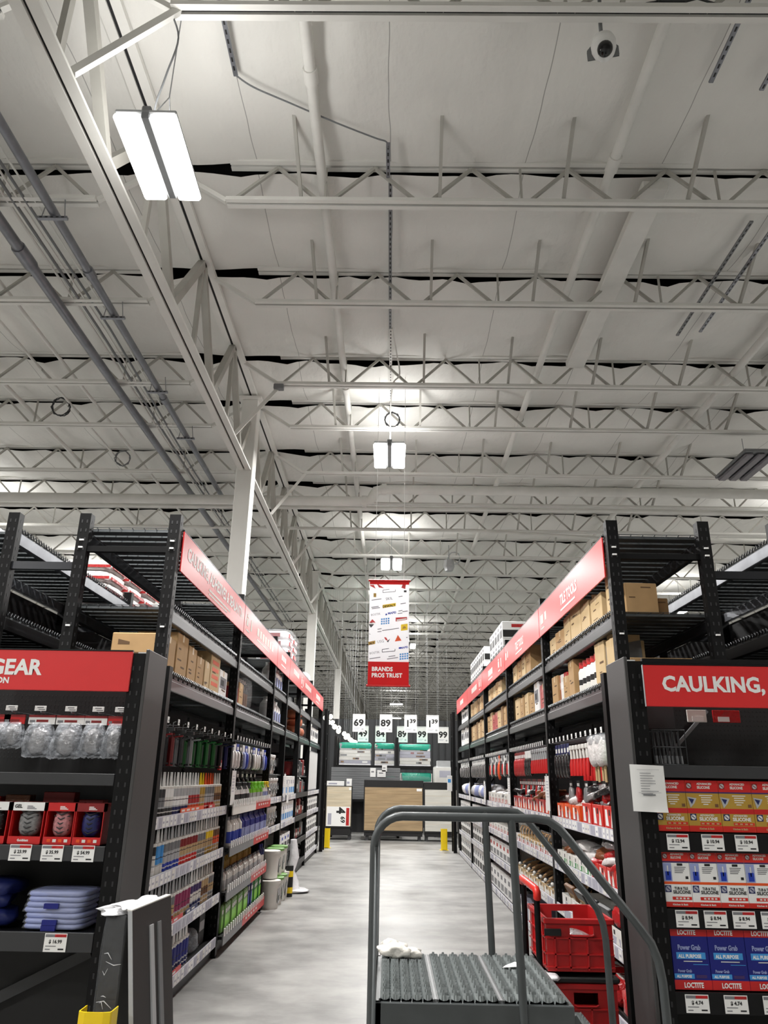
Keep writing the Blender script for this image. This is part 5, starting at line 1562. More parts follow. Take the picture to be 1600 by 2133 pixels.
for i in range(7):
    def f(label):
        m = MB(); m.box(-.02, .02, -.14, .14, 0, .82, 'light grey', .004)
        for k in range(5): m.box(.02, .024, -.12 + k * .055, -.09 + k * .055, .02, .8, 'white')
        return tag(m.build('trim_sheet'), label, 'sheet', 'silver sheets at the far end')
    place('sheet', f, 'tall ribbed silvery sheet standing at the far end of caulking side, %s along' % ORD[i], (-1.76, 16.75 + i * .31, 1.40))
for r, z in enumerate((.18, .575, .99)):
    for i in range(6):
        litbox(.34, .27, .3, 'dark grey', 'white faucet box with dark picture, far caulking bay, %s along the %s shelf' % (ORD[i], ('lowest', 'middle', 'upper')[r]), (-1.86, 16.75 + i * .38, z), -1, 'white faucet boxes', bar='mid grey')
# yellow and black bumper roll and loose plastic on the floor
t = thing('bumper_post', 'short black bumper tube with yellow bands standing by the floor pails', 'bumper', (-1.48, 12.3, 0))
m = MB(); m.lathe([(0, 0), (.055, 0), (.055, .42), (0, .42)], 'black', 14); part(m, 'tube', t)
for z in (.05, .27):
    m = MB(); m.lathe([(.056, z), (.056, z + .08)], 'yellow', 14); part(m, 'yellow_band', t, label='yellow reflective band')
m = MB(); m.tube([(0, 0, 0), (.02, .03, .15), (-.03, 0, .3), (.02, .02, .5), (0, .0, .75)], [.14, .09, .07, .08, .05], 'white wrap', 9)
m.blob(.4, .5, .05, 'white wrap', 23, 8, .2, (.06, .05, 0), .8)
tag(m.build('plastic_sheet', None, (-1.50, 12.75, 0)), 'white plastic sheet hanging to the floor beyond the yellow banded tube', 'plastic sheet')
# paper sheets hung on the shelf fronts
def paper(label, loc, w=.21, h=.34):
    def f(lb):
        m = MB(); m.box(-.0015, .0015, -w / 2, w / 2, -h, 0, 'white'); m.box(-.004, -.0015, -.02, .02, -.01, .02, 'light grey')
        for k in range(6):
            for s in (-1, 1): m.box(s * .0015, s * .0019, -w * .35, w * .2, -.06 - k * .03, -.052 - k * .03, 'label grey')
        return tag(m.build('paper_notice'), lb, 'paper', 'paper sheets hung on the shelf fronts')
    return place('paper%s' % w, f, label, loc)
paper('white paper sheet hanging between the caulk tubes and the red-fronted bay', (-1.655, 8.36, 1.74))
paper('white paper sheet hanging on the caulking side beside the small white pails', (-1.66, 12.5, 1.72))
paper('white paper sheet hanging past the small pails, farther of two', (-1.66, 12.95, 1.62))
paper('white paper sheet hanging between the first two tile tools bays', (1.66, 8.3, 1.74), .2)
paper('white paper sheet hanging at the third tile tools bay post', (1.66, 10.95, 1.72), .2)
paper('white paper sheet hanging at the fourth tile tools bay post', (1.66, 13.75, 1.66), .2)
paper('white paper sheet hanging far along the tile tools side', (1.66, 16.3, 1.62), .2)

# ================================================================== TILE TOOLS SIDE GOODS
GH = 'goods hanging on the first tile tools bay'
def mop_builder(c):
    def f(label):
        t = thing('mop_head', label, 'mop', (0, 0, 0), 0, GH)
        m = MB(); m.blob(.12, .2, .25, 'pouch white' if c != 'green' else 'green', 3 if c == 'green' else 4, 8, .12, (0, 0, -.26), .6); part(m, 'head', t)
        m = MB(); m.blob(.13, .19, .1, 'clear bag', 8, 6, .25, (0, 0, -.1), .7); part(m, 'bag', t)
        m = MB(); m.tube([(0, -.03, -.25), (0, -.035, -.38)], .012, 'tan', 8); m.tube([(0, .04, -.25), (0, .045, -.37)], .012, 'tan', 8); part(m, 'handle', t)
        return t
    return f
place('mopg', mop_builder('green'), 'green bag hanging beside the right endcap panel, closest of the row', (1.74, 5.95, 2.05))
place('mopg', mop_builder('green'), 'green bag hanging second along the tile tools hook row', (1.80, 6.18, 2.05))
place('mopw', mop_builder('white'), 'white mop head hanging under the tile tools sign, closer of two', (1.74, 6.34, 2.07))
place('mopw', mop_builder('white'), 'white mop head hanging under the tile tools sign, farther of two', (1.75, 6.58, 2.07))
for i in range(6):
    place('rbrush', brush_builder('red', 'off white', GH), 'white tool with red grip hanging past the white mop heads, %s from near' % ORD[i], (1.73, 6.82 + i * .12, 2.0))
    place('rbrush', brush_builder('red', 'off white', GH), 'white tool with red grip in the row behind, past the mop heads, %s' % ORD[i], (1.86, 6.86 + i * .12, 1.96))
for i in range(5):
    place('dpk', pack_builder('navy', 'pouch black', .1, .32, .06, GH), 'dark hanging pack at the far end of first tile tools hook row, %s along' % ORD[i], (1.74, 7.58 + i * .13, 2.04), PI)
for i in range(7):
    c = ('pouch silver', 'mid grey', 'red')[i % 3]
    place('lowpk' + c, pack_builder('black', c if c != 'red' else 'pouch red', .13, .2, .05, GH), '%s pack in the lower hanging row of the first tile tools bay, %s along' % (('silvery', 'grey', 'red')[i % 3], ORD[i]), (1.80, 6.0 + i * .3, 1.70), PI)
G3 = 'tools hanging on the second and third tile tools bays'
rg = random.Random(8)
for i in range(20):
    y = 8.33 + .2 + i * .118
    if i < 9: place('rb2', brush_builder('red', 'light grey', G3), 'slim red-gripped tool hanging in the wooden float bay, %s along the hook row' % ORD[i], (1.73, y, 2.03))
    elif i < 13: place('pk3', pack_builder('white', 'pouch black', .11, .3, .05, G3), 'black and white pack hanging in the wooden float bay, %s along the hook row' % ORD[i], (1.74, y, 2.04), PI)
    else: place('pk3r', pack_builder('dark red', 'pouch red', .11, .3, .05, G3), 'red pack hanging in the wooden float bay, %s along the hook row' % ORD[i], (1.74, y, 2.04), PI)
    c = ('dark red', 'pouch black', 'pouch silver')[i % 3]
    place('row2' + c, pack_builder('dark red' if i % 3 else 'black', c if c != 'dark red' else 'pouch red', .12, .26, .05, G3), '%s pack in the lower hanging row of the wooden float bay, %s along' % (('red', 'black', 'silvery')[i % 3], ORD[i]), (1.80, y, 1.71), PI)
for i in range(20):
    y = 11.02 + .2 + i * .12
    k = i % 4
    lab = '%s hanging in the third tile tools bay, %s along the hook row' % (('orange tool', 'black pack', 'white pack', 'slim red-gripped tool')[0 if i == 9 else (1, 2, 3, 1)[k]], ORD[i])
    if i == 9: place('otool', pack_builder('orange', 'orange', .14, .36, .05, G3), lab, (1.73, y, 2.05), PI)
    elif k in (0, 3): place('pk4', pack_builder('black', 'pouch black', .12, .3, .05, G3), lab, (1.74, y, 2.04), PI)
    elif k == 1: place('pk4w', pack_builder('white', 'pouch white', .12, .3, .05, G3), lab, (1.74, y, 2.04), PI)
    else: place('rb2', brush_builder('red', 'light grey', G3), lab, (1.73, y, 2.03))
for i in range(20):
    y = 13.78 + .2 + i * .125
    place('pk5%d' % (i % 2), pack_builder('white' if i % 2 else 'black', 'pouch silver' if i % 2 else 'pouch black', .14, .32, .07, G3), '%s pack hanging in the fourth tile tools bay, %s along' % ('silvery' if i % 2 else 'black', ORD[i]), (1.74, y, 2.04), PI)
for i in range(12):
    place('pk5%d' % (i % 2), None, '%s pack hanging in the farthest tile tools bay, %s along' % ('silvery' if i % 2 else 'black', ORD[i]), (1.74, 16.7 + i * .2, 2.04), PI)

# bins with printed fronts and pouches heaped in them
def bin_builder(c, c2, w, h, clear=False):
    def f(label):
        t = thing('display_bin', label, 'display bin', (0, 0, 0), 0, 'printed bins on the tile tools shelves')
        d = .36
        m = MB()
        m.box(-.004, 0, -w / 2, w / 2, 0, h, c, .001); m.box(0, d, -w / 2, -w / 2 + .004, 0, h, c); m.box(0, d, w / 2 - .004, w / 2, 0, h, c); m.box(0, d, -w / 2, w / 2, 0, .004, c); m.box(d - .004, d, -w / 2, w / 2, 0, h * 1.4, c)
        part(m, 'tray', t)
        m = MB(); m.box(-.005, -.004, -w * .42, w * .42, h * .1, h * .5, c2)
        m.poly([(-.0055, w * .38, h * .15), (-.0055, w * .1, h * .15), (-.0055, w * .2, h * .85), (-.0055, w * .38, h * .85)], 'white'); m.poly([(-.0055, -w * .1, h * .1), (-.0055, -w * .35, h * .1), (-.0055, -w * .3, h * .6), (-.0055, -w * .2, h * .8)], 'off white')
        m.box(-.0056, -.004, -w * .05, w * .05, h * .6, h * .85, 'ink')
        part(m, 'printed_front', t)
        return t
    return f
def pouch_item(c, w, d, h, seed, extra=None):
    def f(label):
        m = MB(); m.blob(w, d, h, c, seed, 7, .2, (0, 0, 0), .6)
        if extra: m.box(-w * .2, w * .2, -d * .3, d * .3, h * .96, h, extra)
        return tag(m.build('product_pouch'), label, 'pouch', 'pouches heaped on the tile tools shelves')
    return f
POUCH = [('pouch red', 'red'), ('pouch black', 'black'), ('pouch silver', 'silvery'), ('pouch white', 'white'), ('pouch brown', 'brown')]
def heap(y0, y1, z, n, cols, where, x=1.9, seed=1, lay=2):
    r = random.Random(seed)
    for i in range(n):
        c = r.choice(cols); nm = dict(POUCH)[c]
        y = y0 + (y1 - y0) * (i // lay + .5) / max(1, math.ceil(n / lay))
        place('pouch' + c, pouch_item(c, .26, .18, .07, hash(c) % 1, None) if False else pouch_item(c, .26, .18, .07, len(c)), '%s pouch heaped %s, %s from near' % (nm, where, ORD[i]),
              (x + r.uniform(-.05, .05), y + r.uniform(-.03, .03), z + (i % lay) * .06), r.uniform(-.6, .6), None, (r.uniform(-.25, .25), r.uniform(-.35, .1), r.uniform(-.7, .7)))
# top product shelf, first bay
for i, (y, w, c) in enumerate(((5.86, .3, 'brand red'), (6.2, .3, 'brand red'), (6.55, .32, 'brand red'), (6.9, .3, 'brand red'))):
    place('bin big', bin_builder('brand red', 'red', .31, .17), 'red printed bin on the top tile tools shelf, %s from the near end' % ORD[i], (1.715, y, 1.345))
for i, y in enumerate((7.3, 7.62, 7.94)):
    place('bin ow', bin_builder('orange', 'pouch red', .29, .14), 'smaller orange bin on the top tile tools shelf, %s past the red bins' % ORD[i], (1.715, y, 1.345))
heap(5.75, 7.0, 1.49, 15, ['pouch red', 'pouch black', 'pouch silver', 'pouch black'], 'in the red bins of the top tile tools shelf', 1.88, 4, 3)
heap(7.15, 7.7, 1.44, 4, ['pouch brown', 'pouch white', 'pouch brown'], 'in the orange bins of the top shelf', 1.88, 5, 2)
for i in range(5):
    def f(label):
        m = MB(); m.lathe([(0, 0), (.07, 0), (.075, .015), (.06, .03), (0, .04)], 'pouch white', 12); m.tube([(0, 0, .03), (.0, -.05, .1), (.02, -.1, .2)], .008, 'black', 6)
        return tag(m.build('scraper'), label, 'scraper', 'white discs on the top tile tools shelf')
    place('scr', f, 'white round pad with black handle, top tile tools shelf beyond the pouches, %s along' % ORD[i], (1.85, 7.75 + i * .1, 1.49), 0, None, (0, 1.0, 0))
# second bay, top shelf
for i in range(7):
    place('bin clear', bin_builder('pouch red', 'orange', .33, .15), 'orange and red bin on the top shelf of the wooden float bay, %s along' % ORD[i], (1.715, 8.55 + i * .36, 1.345))
heap(8.45, 10.9, 1.46, 14, ['pouch white', 'pouch brown', 'pouch white', 'pouch black'], 'in the bins of the wooden float bay', 1.87, 7, 2)
for i in range(7):
    place('bin white', bin_builder('off white', 'pouch red', .33, .15), 'white and red bin on the top shelf of third tile tools bay, %s along' % ORD[i], (1.715, 11.25 + i * .36, 1.345))
heap(11.1, 13.6, 1.46, 8, ['pouch white', 'pouch silver'], 'in the white bins of third tile tools bay', 1.87, 8, 1)
for i, (y, c) in enumerate(((14.1, 'white wrap'), (14.6, 'pale blue'), (15.1, 'white wrap'), (15.7, 'pale blue'), (16.2, 'white wrap'), (17.0, 'white wrap'), (17.6, 'pale blue'), (18.3, 'white wrap'))):
    m = MB(); m.blob(.4, .5, .26, c, 60 + i, 8, .15, (0, 0, 0), .7)
    tag(m.build('bagged_rags', None, (1.9, y, 1.345)), '%s bag of rags on the far top tile tools shelf, %s along' % ('white' if c == 'white wrap' else 'bluish', ORD[i]), 'bag', 'bags of rags')
# second product shelf
for i in range(6):
    place('bin s2', bin_builder('off white', 'green', .2, .11), 'small white bin on the second tile tools shelf, %s from the wooden float bay' % ORD[5 - i], (1.715, 7.0 + i * .22, .935))
for i in range(5):
    place('bin s2r', bin_builder('brand red', 'pouch red', .22, .13), 'small red bin on the second tile tools shelf near the endcap, %s along' % ORD[i], (1.715, 5.82 + i * .235, .935))
heap(5.8, 6.95, 1.05, 12, ['pouch red', 'pouch brown', 'pouch silver', 'pouch white'], 'over the small red bins, second tile tools shelf', 1.88, 11, 3)
heap(7.0, 8.2, 1.03, 7, ['pouch brown', 'pouch white', 'pouch silver'], 'over the small white bins, second tile tools shelf', 1.88, 12, 2)
def float_builder(label):
    t = thing('wooden_float', label, 'float', (0, 0, 0), 0, 'wooden handled tools')
    m = MB(); m.box(-.14, .14, -.055, .055, 0, .012, 'steel', .003); part(m, 'plate', t)
    m = MB(); m.tube([(-.08, 0, .05), (.0, 0, .062), (.09, 0, .05)], [.012, .018, .014], 'wood', 8); m.tube([(-.06, 0, .01), (-.06, 0, .05)], .007, 'steel', 6); m.tube([(.07, 0, .01), (.07, 0, .05)], .007, 'steel', 6); part(m, 'handle', t)
    m = MB(); m.blob(.04, .04, .04, 'off white', 2, 6, 0, (-.12, 0, .035), 1.0); part(m, 'knob', t)
    return t
def loop_builder(label):
    m = MB(); m.box(-.1, .1, -.03, .03, 0, .03, 'tan', .005)
    m.tube([(-.06, 0, .02), (-.07, 0, .09), (-.05, 0, .13), (-.01, 0, .13), (.01, 0, .09)], .007, 'wood', 6)
    return tag(m.build('grip_tool'), label, 'tool', 'loop-handled tools')
for i in range(11):
    place('loop', loop_builder, 'small tool with curled wooden grip on second shelf, wooden float bay, %s along' % ORD[i], (1.80, 8.55 + i * .2, 1.0), .2)
for i in range(9):
    place('bin s3', bin_builder('pouch white', 'pouch red', .27, .09), 'low pinkish bin under the curled grips, wooden float bay, %s along' % ORD[i], (1.715, 8.53 + i * .285, .935))
for i in range(14):
    place('float', float_builder, 'wooden handled steel float on the third shelf of the wooden float bay, %s along' % ORD[i], (1.86, 8.5 + i * .17, .60 + (.05 if i % 2 else 0)), .1 * (i % 3) - .1, None, (0, -.3, .15 * (i % 3)))
for i in range(8):
    place('bin s4', bin_builder('tan', 'off white', .31, .09), 'low tan bin under the wooden floats, %s along the third shelf' % ORD[i], (1.715, 8.54 + i * .32, .545))
for i in range(8):
    place('bin s5', bin_builder('off white', 'pouch red', .31, .11), 'pale bin on the second shelf of third tile tools bay, %s along' % ORD[i], (1.715, 11.22 + i * .32, .935))
# first bay third shelf: tile samples and trays
for i, (y, c, nm) in enumerate(((6.95, 'dark grey', 'dark'), (7.35, 'black', 'black'), (7.75, 'brown', 'brown'), (6.55, 'dark grey', 'grey'))):
    m = MB(); m.box(-.02, .02, -.16, .16, 0, .24, c, .006); m.box(-.0215, -.02, -.1, .1, .06, .17, 'tan')
    o = m.build('sponge_pack', None, (1.82, y, .56)); o.rotation_euler = (0, -.5, 0)
    tag(o, '%s backed pack tilted on the third tile tools shelf behind the cart' % nm, 'pack')
for i, y in enumerate((7.0, 7.4)):
    t = thing('grout_sponge', 'cream arched block on a dark tray, third tile tools shelf, %s of two' % ORD[i], 'sponge', (1.76, y, .60))
    m = MB(); m.tube([(0, -.09, 0), (0, -.07, .06), (0, 0, .09), (0, .07, .06), (0, .09, 0)], .025, 'cloth white', 8); part(m, 'block', t)
    m = MB(); m.box(-.06, .12, -.14, .14, -.05, -.02, 'black', .006); part(m, 'tray', t)
for i in range(6):
    place('bin clear3', bin_builder('off white', 'label grey', .36, .12), 'pale printed tray front on the third tile tools shelf, %s from near' % ORD[i], (1.715, 5.92 + i * .4, .545))
for i in range(6):
    place('redpk', pouch_item('pouch red', .2, .16, .16, 71, 'white'), 'red and white upright pack on the third tile tools shelf by the endcap, %s' % ORD[i], (1.80 + .07 * (i % 2), 5.78 + i * .12, .665))
# lowest shelf
for i in range(7):
    place('lowbin', bin_builder('label grey', 'off white', .32, .2), 'grey clear-fronted bin on the lowest shelf, wooden float bay, %s along' % ORD[i], (1.715, 8.55 + i * .35, .09))
for i in range(6):
    place('lowred', pouch_item('pouch red', .3, .3, .2, 91, 'off white'), 'red pack on the lowest tile tools shelf by the endcap, %s along' % ORD[i], (1.86, 5.8 + i * .4, .085))
for r, (z, h) in enumerate(((.09, .3), (.55, .25), (.935, .22))):
    for i in range(7):
        if r == 2 : continue
        litbox(.33, h, .3, 'mid grey', 'white printed box on the %s shelf, third tile tools bay, %s along' % (('lowest', 'third')[r], ORD[i]), (1.87, 11.25 + i * .37, z), 1, 'white boxes low on the tile tools side', bar='pouch red' if r else 'soft ink')
for r, (z, h) in enumerate(((.09, .36), (.55, .3), (.935, .28))):
    for i in range(7):
        litbox(.34, h, .3, 'black', 'white box with black panel, fourth tile tools bay, %s along the %s shelf' % (ORD[i], ('lowest', 'third', 'second')[r]), (1.87, 14.0 + i * .37, z), 1, 'white boxes low on the tile tools side', bar='soft ink')
    for i in range(7):
        litbox(.34, h, .3, 'black', 'white box with black panel, farthest tile tools bay, %s along the %s shelf' % (ORD[i], ('lowest', 'third', 'second')[r]), (1.87, 16.7 + i * .36, z), 1, 'white boxes low on the tile tools side', bar='soft ink')
t = thing('jug', 'white jug with grey handle on the lowest shelf behind the cart posts', 'jug', (1.84, 11.1, .09))
m = MB(); m.lathe([(0, 0), (.09, 0), (.1, .05), (.1, .24), (.06, .32), (.04, .34)], 'off white', 12); part(m, 'body', t)
m = MB(); m.lathe([(.045, .33), (.045, .37), (0, .37)], 'navy', 10); part(m, 'cap', t)
m = MB(); m.tube([(-.1, 0, .1), (-.14, 0, .16), (-.12, 0, .26), (-.06, 0, .3)], .012, 'light grey', 6); part(m, 'handle', t)

# ================================================================== ROLLING LADDER
t = thing('rolling_ladder', 'grey steel rolling platform ladder standing in the aisle, seen from its side', 'rolling ladder', (0, 0, 0))
LG = 'ladder grey'
def rail(y, xl, xm, xr):
    m = MB()
    pts = [(xl, y, .02), (xl, y, 1.40)] + arc(xl + .13, 1.40, .13, PI, PI / 2, 6, y) + [(.68, y, 1.53)] + [(.74, y, 1.522), (.79, y, 1.49), (.83, y, 1.445)] + [(1.12, y, 1.09), (1.165, y, 1.03), (1.19, y, .96), (1.2, y, .88), (1.21, y, .08)]
    m.tube(pts, .019, LG, 12)
    part(m, 'hand_rail', t)
    m = MB(); m.tube([(xm - .015, y, 1.525), (xm + .025, y, .02)], .0185, LG, 12); part(m, 'rail_post', t)
rail(3.72, -.065, .585, 1.2); rail(4.62, -.065, .57, 1.2)
m = MB()
m.box(-.05, .81, 3.72, 3.75, .685, .785, LG, .004); m.box(-.05, .81, 4.59, 4.62, .685, .785, LG, .004); m.box(-.05, -.02, 3.72, 4.62, .685, .785, LG, .004); m.box(.78, .81, 3.75, 4.59, .70, .785, LG, .004)
part(m, 'platform_frame', t)
def tread(x0, x1, y0, y1, z, name, cols=5):
    # serrated grating: rows of scalloped teeth
    m = MB()
    nx, ny = cols * 10, int((y1 - y0) / .006)
    vs, fs = [], []
    for j in range(ny + 1):
        for i in range(nx + 1):
            u = i / nx * cols
            y = y0 + (y1 - y0) * j / ny
            fx = u - math.floor(u)
            h = math.sin(PI * fx) ** .7
            ph = (y - y0) / .045 + .75 * h
            tooth = ph - math.floor(ph)
            zz = z + .004 * h + (.024 * (1 - tooth) ** 1.2 if h > .3 else .0)
            vs.append((x0 + (x1 - x0) * i / nx, y, zz))
    for j in range(ny):
        for i in range(nx):
            a = j * (nx + 1) + i
            u = (i + .5) / nx * cols; fx = u - math.floor(u); h = math.sin(PI * fx) ** .7
            ph = ((j + .5) / ny * (y1 - y0)) / .045 + .75 * h
            op = .62 < ph - math.floor(ph) < .88 and h > .55
            m.add([vs[a], vs[a + 1], vs[a + nx + 2], vs[a + nx + 1]], [(0, 1, 2, 3)], 'black' if op else 'tread grey', True)
    m.box(x0, x1, y0, y1, z - .02, z - .012, 'dark grey')
    m.box(x0 - .003, x0 + .003, y0, y1, z - .015, z + .014, LG); m.box(x1 - .003, x1 + .003, y0, y1, z - .015, z + .014, LG)
    part(m, name, t)
tread(-.03, .205, 3.735, 4.605, .782, 'platform_tread'); tread(.225, .49, 3.735, 4.605, .782, 'platform_tread'); tread(.51, .785, 3.735, 4.605, .782, 'platform_tread', 5)
m = MB()
for x in (.215, .50): m.box(x - .006, x + .006, 3.74, 4.6, .78, .796, 'mid grey')
part(m, 'tread_seam', t, label='worn pale seams between the treads')
for x, z in ((.83, .53), (1.0, .28)):
    tread(x, x + .2, 3.76, 4.58, z, 'step_tread', 4)
    m = MB(); m.box(x, x + .2, 3.75, 3.765, z - .05, z, LG); m.box(x, x + .2, 4.575, 4.59, z - .05, z, LG); part(m, 'step_frame', t)
for y in (3.74, 4.60):
    m = MB(); m.bar((.79, y, .73), (1.2, y, .12), .02, .07, LG); part(m, 'stringer', t)
    m = MB(); m.bar((-.05, y, .1), (1.2, y, .1), .03, .03, LG); part(m, 'base_rail', t)
    m = MB(); m.tube([(-.06, y, .25), (.6, y, .68)], .012, LG, 8); part(m, 'side_brace', t)
    for x in (-.065, 1.2):
        m = MB(); m.tube([(x, y - .015, .045), (x, y + .015, .045)], .045, 'black', 14); part(m, 'caster', t)
m = MB(); m.box(.30, .302, 4.58, 4.585, .5, .68, LG); m.tube([(.2, 4.6, .1), (.25, 4.6, .68)], .013, LG, 8); m.tube([(.5, 4.6, .1), (.5, 4.6, .68)], .013, LG, 8); part(m, 'support_leg', t)
# cloth on the ladder platform and paper scrap
m = MB(); m.blob(.15, .14, .07, 'cloth white', 14, 12, .5, (-.01, 0, 0), .9); m.blob(.11, .07, .05, 'cloth white', 18, 10, .45, (.075, -.02, 0), .9); m.blob(.09, .06, .05, 'cloth white', 19, 9, .5, (-.04, .03, .03), .9)
tag(m.build('rag', None, (.055, 4.50, .80)), 'crumpled white rag lying on the ladder platform corner', 'rag')
m = MB(); m.add([(0, 0, .004), (.11, .0, .012), (.12, .04, .02), (.07, .06, .018), (.02, .03, .008)], [(0, 1, 2, 3, 4)], 'white')
tag(m.build('paper_scrap', None, (.58, 4.27, .806)), 'torn white paper scrap on the right tread of the ladder platform', 'paper')

# ================================================================== RED CRATES ON A HAND CART
def crate(label, loc, h=.30, w=.41, d=.56):
    t = thing('plastic_crate', label, 'crate', loc, 0)
    m = MB()
    R = 'crate red'
    th = .012
    for y, nm in ((0, 'f'), (d - th, 'b')):
        zt = h
        hz0, hz1, hx0, hx1 = h * .70, h * .87, w * .36, w * .72
        m.box(0, w, y, y + th, 0, hz0, R); m.box(0, hx0, y, y + th, hz0, hz1, R); m.box(hx1, w, y, y + th, hz0, hz1, R); m.box(0, w, y, y + th, hz1, zt, R)
    for x in (0, w - th): m.box(x, x + th, th, d - th, 0, h, R)
    m.box(0, w, 0, d, 0, .012, R)
    part(m, 'shell', t)
    m = MB()
    m.box(-.012, w + .012, -.014, 0, h - .03, h, R, .004); m.box(-.012, w + .012, d, d + .014, h - .03, h, R, .004)
    m.box(-.014, 0, -.012, d + .012, h - .03, h, R, .004); m.box(w, w + .014, -.012, d + .012, h - .03, h, R, .004)
    part(m, 'rim', t)
    m = MB()
    for x in (.05, .14, .25, .36): m.box(x - .005, x + .005, -.01, 0, .02, h * .66, R)
    for z in (.035, h * .35, h * .64): m.box(.0, w, -.01, 0, z - .004, z + .004, R)
    for y in (.08, .2, .32, .44):
        for s in (0, 1): m.box(-.01 if s == 0 else w, 0 if s == 0 else w + .01, y - .005, y + .005, .02, h - .03, R)
    for z in (.035, h * .35, h * .64):
        m.box(-.01, 0, 0, d, z - .004, z + .004, R)
    m.tube([(w * .36, -.004, h * .70), (w * .40, -.006, h * .68), (w * .68, -.006, h * .68), (w * .72, -.004, h * .70)], .006, R, 6)
    part(m, 'ribs', t)
    return t
new_mat('crate red', (176, 26, 28), 0.4, var=0.08, scale=10)
ca = crate('open red plastic crate on top of the stack beside the ladder', (.985, 5.2, .59))
m = MB(); m.box(-.015, .09, -.018, -.012, .205, .245, 'black', .002); part(m, 'dark_sticker', ca, label='dark scuffed sticker on the front')
t = thing('crate_lid', 'black plastic tray between the two stacked red crates', 'tray', (.985, 5.2, .545))
m = MB(); m.box(-.02, .43, -.02, .58, 0, .03, 'black', .008); m.blob(.12, .2, .03, 'white wrap', 3, 6, .2, (.0, .0, .02), .7); part(m, 'tray_body', t)
crate('lower red plastic crate of the stack, under the black tray', (.985, 5.2, .17), .37)
t = thing('hand_cart', 'black hand cart with a red bar handle carrying the stacked red crates', 'hand cart', (.95, 5.2, 0))
m = MB(); m.box(.0, .5, -.03, .62, .13, .16, 'black', .01); part(m, 'deck', t)
for y in (.02, .5):
    m = MB(); m.tube([(-.01, y, .15), (-.01, y, 1.01)], .019, 'post black', 10); part(m, 'upright_post', t)
m = MB(); m.tube([(-.012, -.01, 1.0), (-.015, -.03, 1.035), (-.016, .0, 1.05), (-.018, .3, 1.055), (-.018, .5, 1.055), (-.012, .54, 1.03)], .024, 'brand red', 12); part(m, 'bar_handle', t, label='red bar handle')
for x in (.06, .44):
    for y in (.05, .54):
        m = MB(); m.tube([(x - .015, y, .06), (x + .015, y, .06)], .06, 'black', 14); m.box(x - .02, x + .02, y - .02, y + .02, .1, .14, 'steel'); part(m, 'caster', t)
m = MB(); m.box(-.06, -.02, .1, .4, 0, .2, 'white')
m = MB(); m.blob(.28, .3, .18, 'pouch silver', 12, 7, .15, (0, 0, 0), .7)
tag(m.build('product_pouch', None, (1.2, 5.48, .602)), 'grey pack lying inside the top red crate', 'pack')

# ================================================================== BANNER OVER THE AISLE
t = thing('brands_banner', 'tall white banner of logos with red foot reading BRANDS PROS TRUST', 'banner', (-.035, 11.0, 0), -.01)
W = .30
m = MB(); m.box(-W, W, -.004, .004, 2.97, 4.52, 'banner white'); part(m, 'cloth', t)
m = MB(); m.box(-W, W, -.0052, .0052, 2.97, 3.30, 'banner red'); m.box(-W, W, -.0052, .0052, 4.47, 4.52, 'banner red')
m.poly([(-.3, -.0056, 4.46), (-.24, -.0056, 4.46), (-.21, -.0056, 4.40), (-.29, -.0056, 4.44)], 'brand red'); m.poly([(-.19, -.0056, 4.47), (-.17, -.0056, 4.47), (-.08, -.0056, 4.41), (-.16, -.0056, 4.42)], 'red'); m.poly([(.2, -.0056, 4.47), (.25, -.0056, 4.47), (.24, -.0056, 4.40), (.18, -.0056, 4.42)], 'red')
part(m, 'red_bands', t)
for z in (2.955, 4.53):
    m = MB(); m.tube([(-W - .02, 0, z), (W + .02, 0, z)], .017, 'red', 10); part(m, 'rod', t)
for x in (-.22, .22):
    m = MB(); m.tube([(x, 0, 4.54), (x, 0, 8.1)], .003, 'white', 4); part(m, 'hanging_wire', t)
m = MB()
def bt(s, x, z, sz, mat='ink', bold=False, rot=.16, w=None, al='C'):
    m.text(s, sz, (x, -.006, z), (1, 0, rot), (-rot, 0, 1), mat, bold, al, w)
m.text('BRANDS', .085, (-.245, -.006, 3.165), (1, 0, 0), (0, 0, 1), 'white', True, 'L', .31); m.text('PROS TRUST', .085, (-.245, -.006, 3.075), (1, 0, 0), (0, 0, 1), 'white', True, 'L', .45)
part(m, 'lettering', t)
m = MB()
BAN = t
def flush():
    global m
    part(m, 'printed_logo', BAN)
    m = MB()
bt('SKIL', .0, 4.23, .058)
flush()
bt('BOSTIK', -.20, 3.99, .044, 'soft ink')
flush()
bt('MAPEI', .045, 4.015, .046, 'blue', True)
flush()
bt('USG', -.12, 3.58, .056, 'soft ink')
flush()
bt('MAPEI', .232, 3.50, .04, 'blue', True)
flush()
bt('BOSTIK', -.205, 3.415, .046, 'soft ink')
flush()
bt('L', -.28, 3.70, .035)
flush()
m.add([(-.1, -.0056, 4.10), (.1, -.0056, 4.135), (.1, -.0056, 4.185), (-.1, -.0056, 4.15)], [(0, 1, 2, 3)], 'yellow'); bt('DEWALT', .0, 4.12, .048, 'ink', True)
flush()
m.add([(-.3, -.0056, 3.54), (-.2, -.0056, 3.56), (-.2, -.0056, 3.61), (-.3, -.0056, 3.59)], [(0, 1, 2, 3)], 'gold'); bt('ALT', -.25, 3.555, .042, 'ink', True)
flush()
m.poly([(-.055, -.0056, 3.99), (-.03, -.0056, 3.995), (-.03, -.0056, 4.02), (-.055, -.0056, 4.015)], 'blue'); m.poly([(.15, -.0056, 3.49), (.18, -.0056, 3.495), (.18, -.0056, 3.52), (.15, -.0056, 3.515)], 'blue')
flush()
